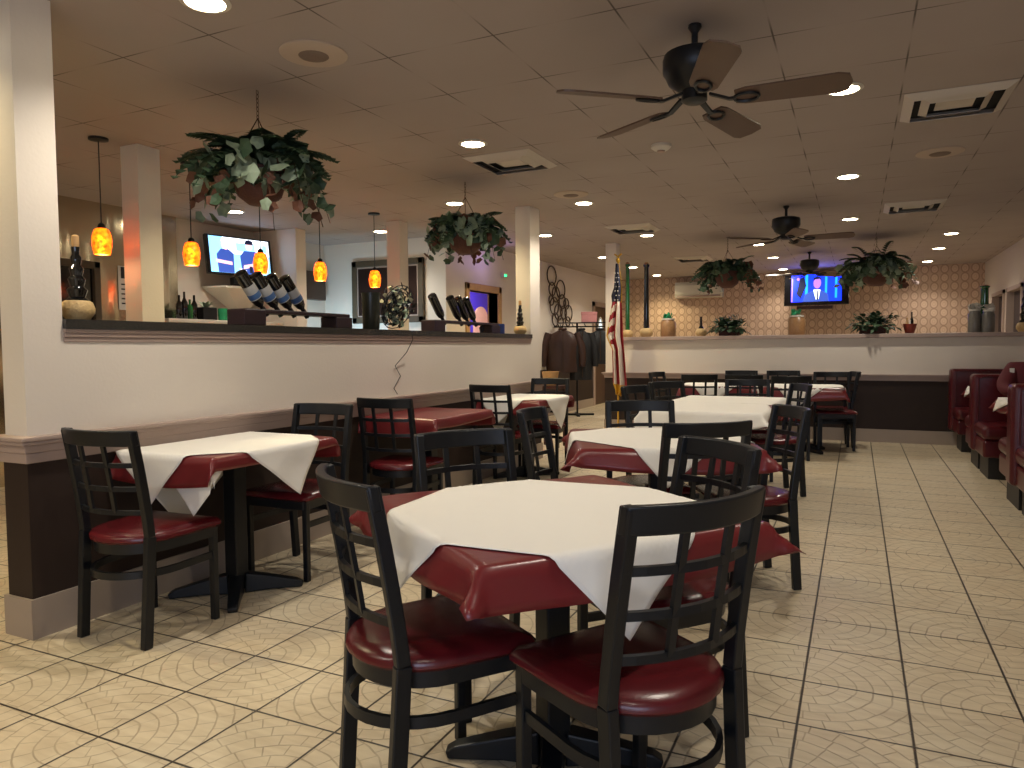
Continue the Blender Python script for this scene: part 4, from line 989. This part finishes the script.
for k, cy in enumerate((9.28, 7.35)):
    lb = ('far', 'near')[k]
    t = thing('booth_table', 'rectangular table of the %s booth on the right' % lb, 'table', (1.60, cy, 0))
    MB().box(-.46, .46, -.34, .34, TZ-.03, TZ).build('tabletop', M_wood, t, bevel=.008); MB().box(-.04, .04, -.04, .04, .04, TZ-.03).build('column', M_black, t)
    MB().box(-.25, .25, -.03, .03, 0, .04).build('foot', M_black, t); MB().box(-.03, .03, -.25, .25, 0, .04).build('foot', M_black, t)
    cloth((1.60, cy), 0, .46, .34, (0, 0), 2, 1.12, .86, 'burgundy cloth on the %s booth table' % lb, .2, .6, 61+k, N=26)
    paper((1.60, cy), 0, .46, .34, (-.06, -.01), 12, .94, .66, 'white paper on the %s booth table, tip over the aisle edge' % lb, .3, .7, 61+k, N=30)

# ---------------------------------------------------------------- person in the near booth, facing the viewer
def skin_body(name, joints, edges, mat, parent, lv=2, root=0):
    me = bpy.data.meshes.new(name); me.from_pydata([j[0] for j in joints], edges, []); me.materials.append(mat)
    o = bpy.data.objects.new(name, me); COL.objects.link(o); o.parent = parent
    sk = o.modifiers.new('skin', 'SKIN'); sk.use_smooth_shade = True
    for i, j in enumerate(joints):
        r = j[1]; me.skin_vertices[0].data[i].radius = (r, r) if isinstance(r, (int, float)) else r
    me.skin_vertices[0].data[root].use_root = True
    s2 = o.modifiers.new('sub', 'SUBSURF'); s2.levels = lv; s2.render_levels = lv; return o
P = thing('person', 'person in a maroon sweatshirt seated in the near booth at the right edge', 'person', (1.46, 7.99, 0), R(180))
# local +y faces the viewer after the half turn
J = [((0, 0, .56), .14), ((0, .0, .72), .145), ((0, -.01, .90), .155), ((0, -.01, 1.00), .12), ((0, 0, 1.07), .055), ((0, .02, 1.13), .055)]
body = skin_body('body', [((0, 0, .58), .13), ((0, 0, .8), .13), ((0, -.01, .98), .12), ((0, 0, 1.08), .052), ((-.02, .015, 1.15), .055), ((-.05, .03, 1.21), .09), ((-.05, .025, 1.29), .088), ((-.05, .015, 1.345), .05),
    ((.11, .15, .56), .085), ((.13, .44, .55), .065), ((.13, .45, .30), .052), ((.13, .45, .09), .038), ((.13, .56, .055), .035),
    ((-.11, .15, .56), .085), ((-.13, .44, .55), .065), ((-.13, .45, .30), .052), ((-.13, .45, .09), .038), ((-.13, .56, .055), .035)],
    [(0, 1), (1, 2), (2, 3), (3, 4), (4, 5), (5, 6), (6, 7), (0, 8), (8, 9), (9, 10), (10, 11), (11, 12), (0, 13), (13, 14), (14, 15), (15, 16), (16, 17)], M_skin, P)
skin_body('trousers', [((0, 0, .58), .145), ((.11, .15, .565), .098), ((.13, .44, .555), .078), ((.13, .455, .30), .066), ((.13, .455, .12), .055), ((-.11, .15, .565), .098), ((-.13, .44, .555), .078), ((-.13, .455, .30), .066), ((-.13, .455, .12), .055)],
    [(0, 1), (1, 2), (2, 3), (3, 4), (0, 5), (5, 6), (6, 7), (7, 8)], M_blk_cloth, P)
skin_body('sweatshirt', [((0, 0, .60), (.19, .13)), ((0, 0, .80), (.20, .13)), ((0, -.01, .96), (.17, .12)), ((0, 0, 1.06), .065),
    ((.16, -.005, .995), .085), ((.22, .06, .90), .08), ((.245, .15, .82), .07), ((.225, .26, .812), .05), ((.18, .33, .805), .038),
    ((-.16, -.005, .995), .085), ((-.22, .06, .90), .08), ((-.245, .15, .82), .07), ((-.225, .26, .812), .05), ((-.18, .33, .805), .038)],
    [(0, 1), (1, 2), (2, 3), (2, 4), (4, 5), (5, 6), (6, 7), (7, 8), (2, 9), (9, 10), (10, 11), (11, 12), (12, 13)], M_shirt, P, root=0)
for s in (-1, 1):
    hj = [((s*.165, .31, .80), .024), ((s*.145, .36, .80), .030), ((s*.135, .395, .80), .028)]
    he = [(0, 1), (1, 2)]; base = Vector((s*.135, .395, .80))
    for k, (dx, L) in enumerate(((-.026, .07), (-.009, .08), (.009, .075), (.026, .06))):
        n = len(hj); hj += [((base.x+dx, base.y+.015, .80), .0095), ((base.x+dx*1.1, base.y+.015+L*.5, .803), .009), ((base.x+dx*1.1, base.y+.015+L, .792), .0075)]; he += [(2, n), (n, n+1), (n+1, n+2)]
    n = len(hj); hj += [((s*.118, .37, .80), .011), ((s*.095, .40, .797), .01), ((s*.085, .425, .795), .008)]; he += [(1, n), (n, n+1), (n+1, n+2)]
    skin_body('hand', hj, he, M_skin, P, 1)
b = MB(); b.lathe([(.02, 1.395), (.07, 1.38), (.10, 1.34), (.108, 1.28), (.10, 1.22), (.09, 1.19), (.085, 1.19)], 20, (-.05, .005, 0)); 
b.build('hair', M_hair, P, True)
b = MB(); b.lathe([(.001, 1.375), (.05, 1.35), (.082, 1.30), (.085, 1.25), (.07, 1.19), (.04, 1.155), (.001, 1.145)], 20, (-.05, .045, 0)); b.build('face', M_skin, P, True)
b = MB()
for s in (-1, 1): b.lathe([(.001, -.009), (.008, -.005), (.010, 0), (.008, .005), (.001, .009)], 10, (s*.032-.05, .122, 1.265))
b.build('eyes', M_black, P, True)
b = MB(); b.add([(-.014, .122, 1.225), (.014, .122, 1.225), (0, .148, 1.225), (0, .12, 1.262), (0, .122, 1.215)], [(0, 2, 3), (2, 1, 3), (0, 4, 2), (4, 1, 2)]); b.build('nose', M_skin, P).location.x = -.05
MB().box(-.072, -.028, .112, .118, 1.19, 1.197).build('mouth', M_redpot, P)
b = MB(); b.box(.165, .20, .085, .10, .97, 1.01); b.build('chest_patch', M_white, P)
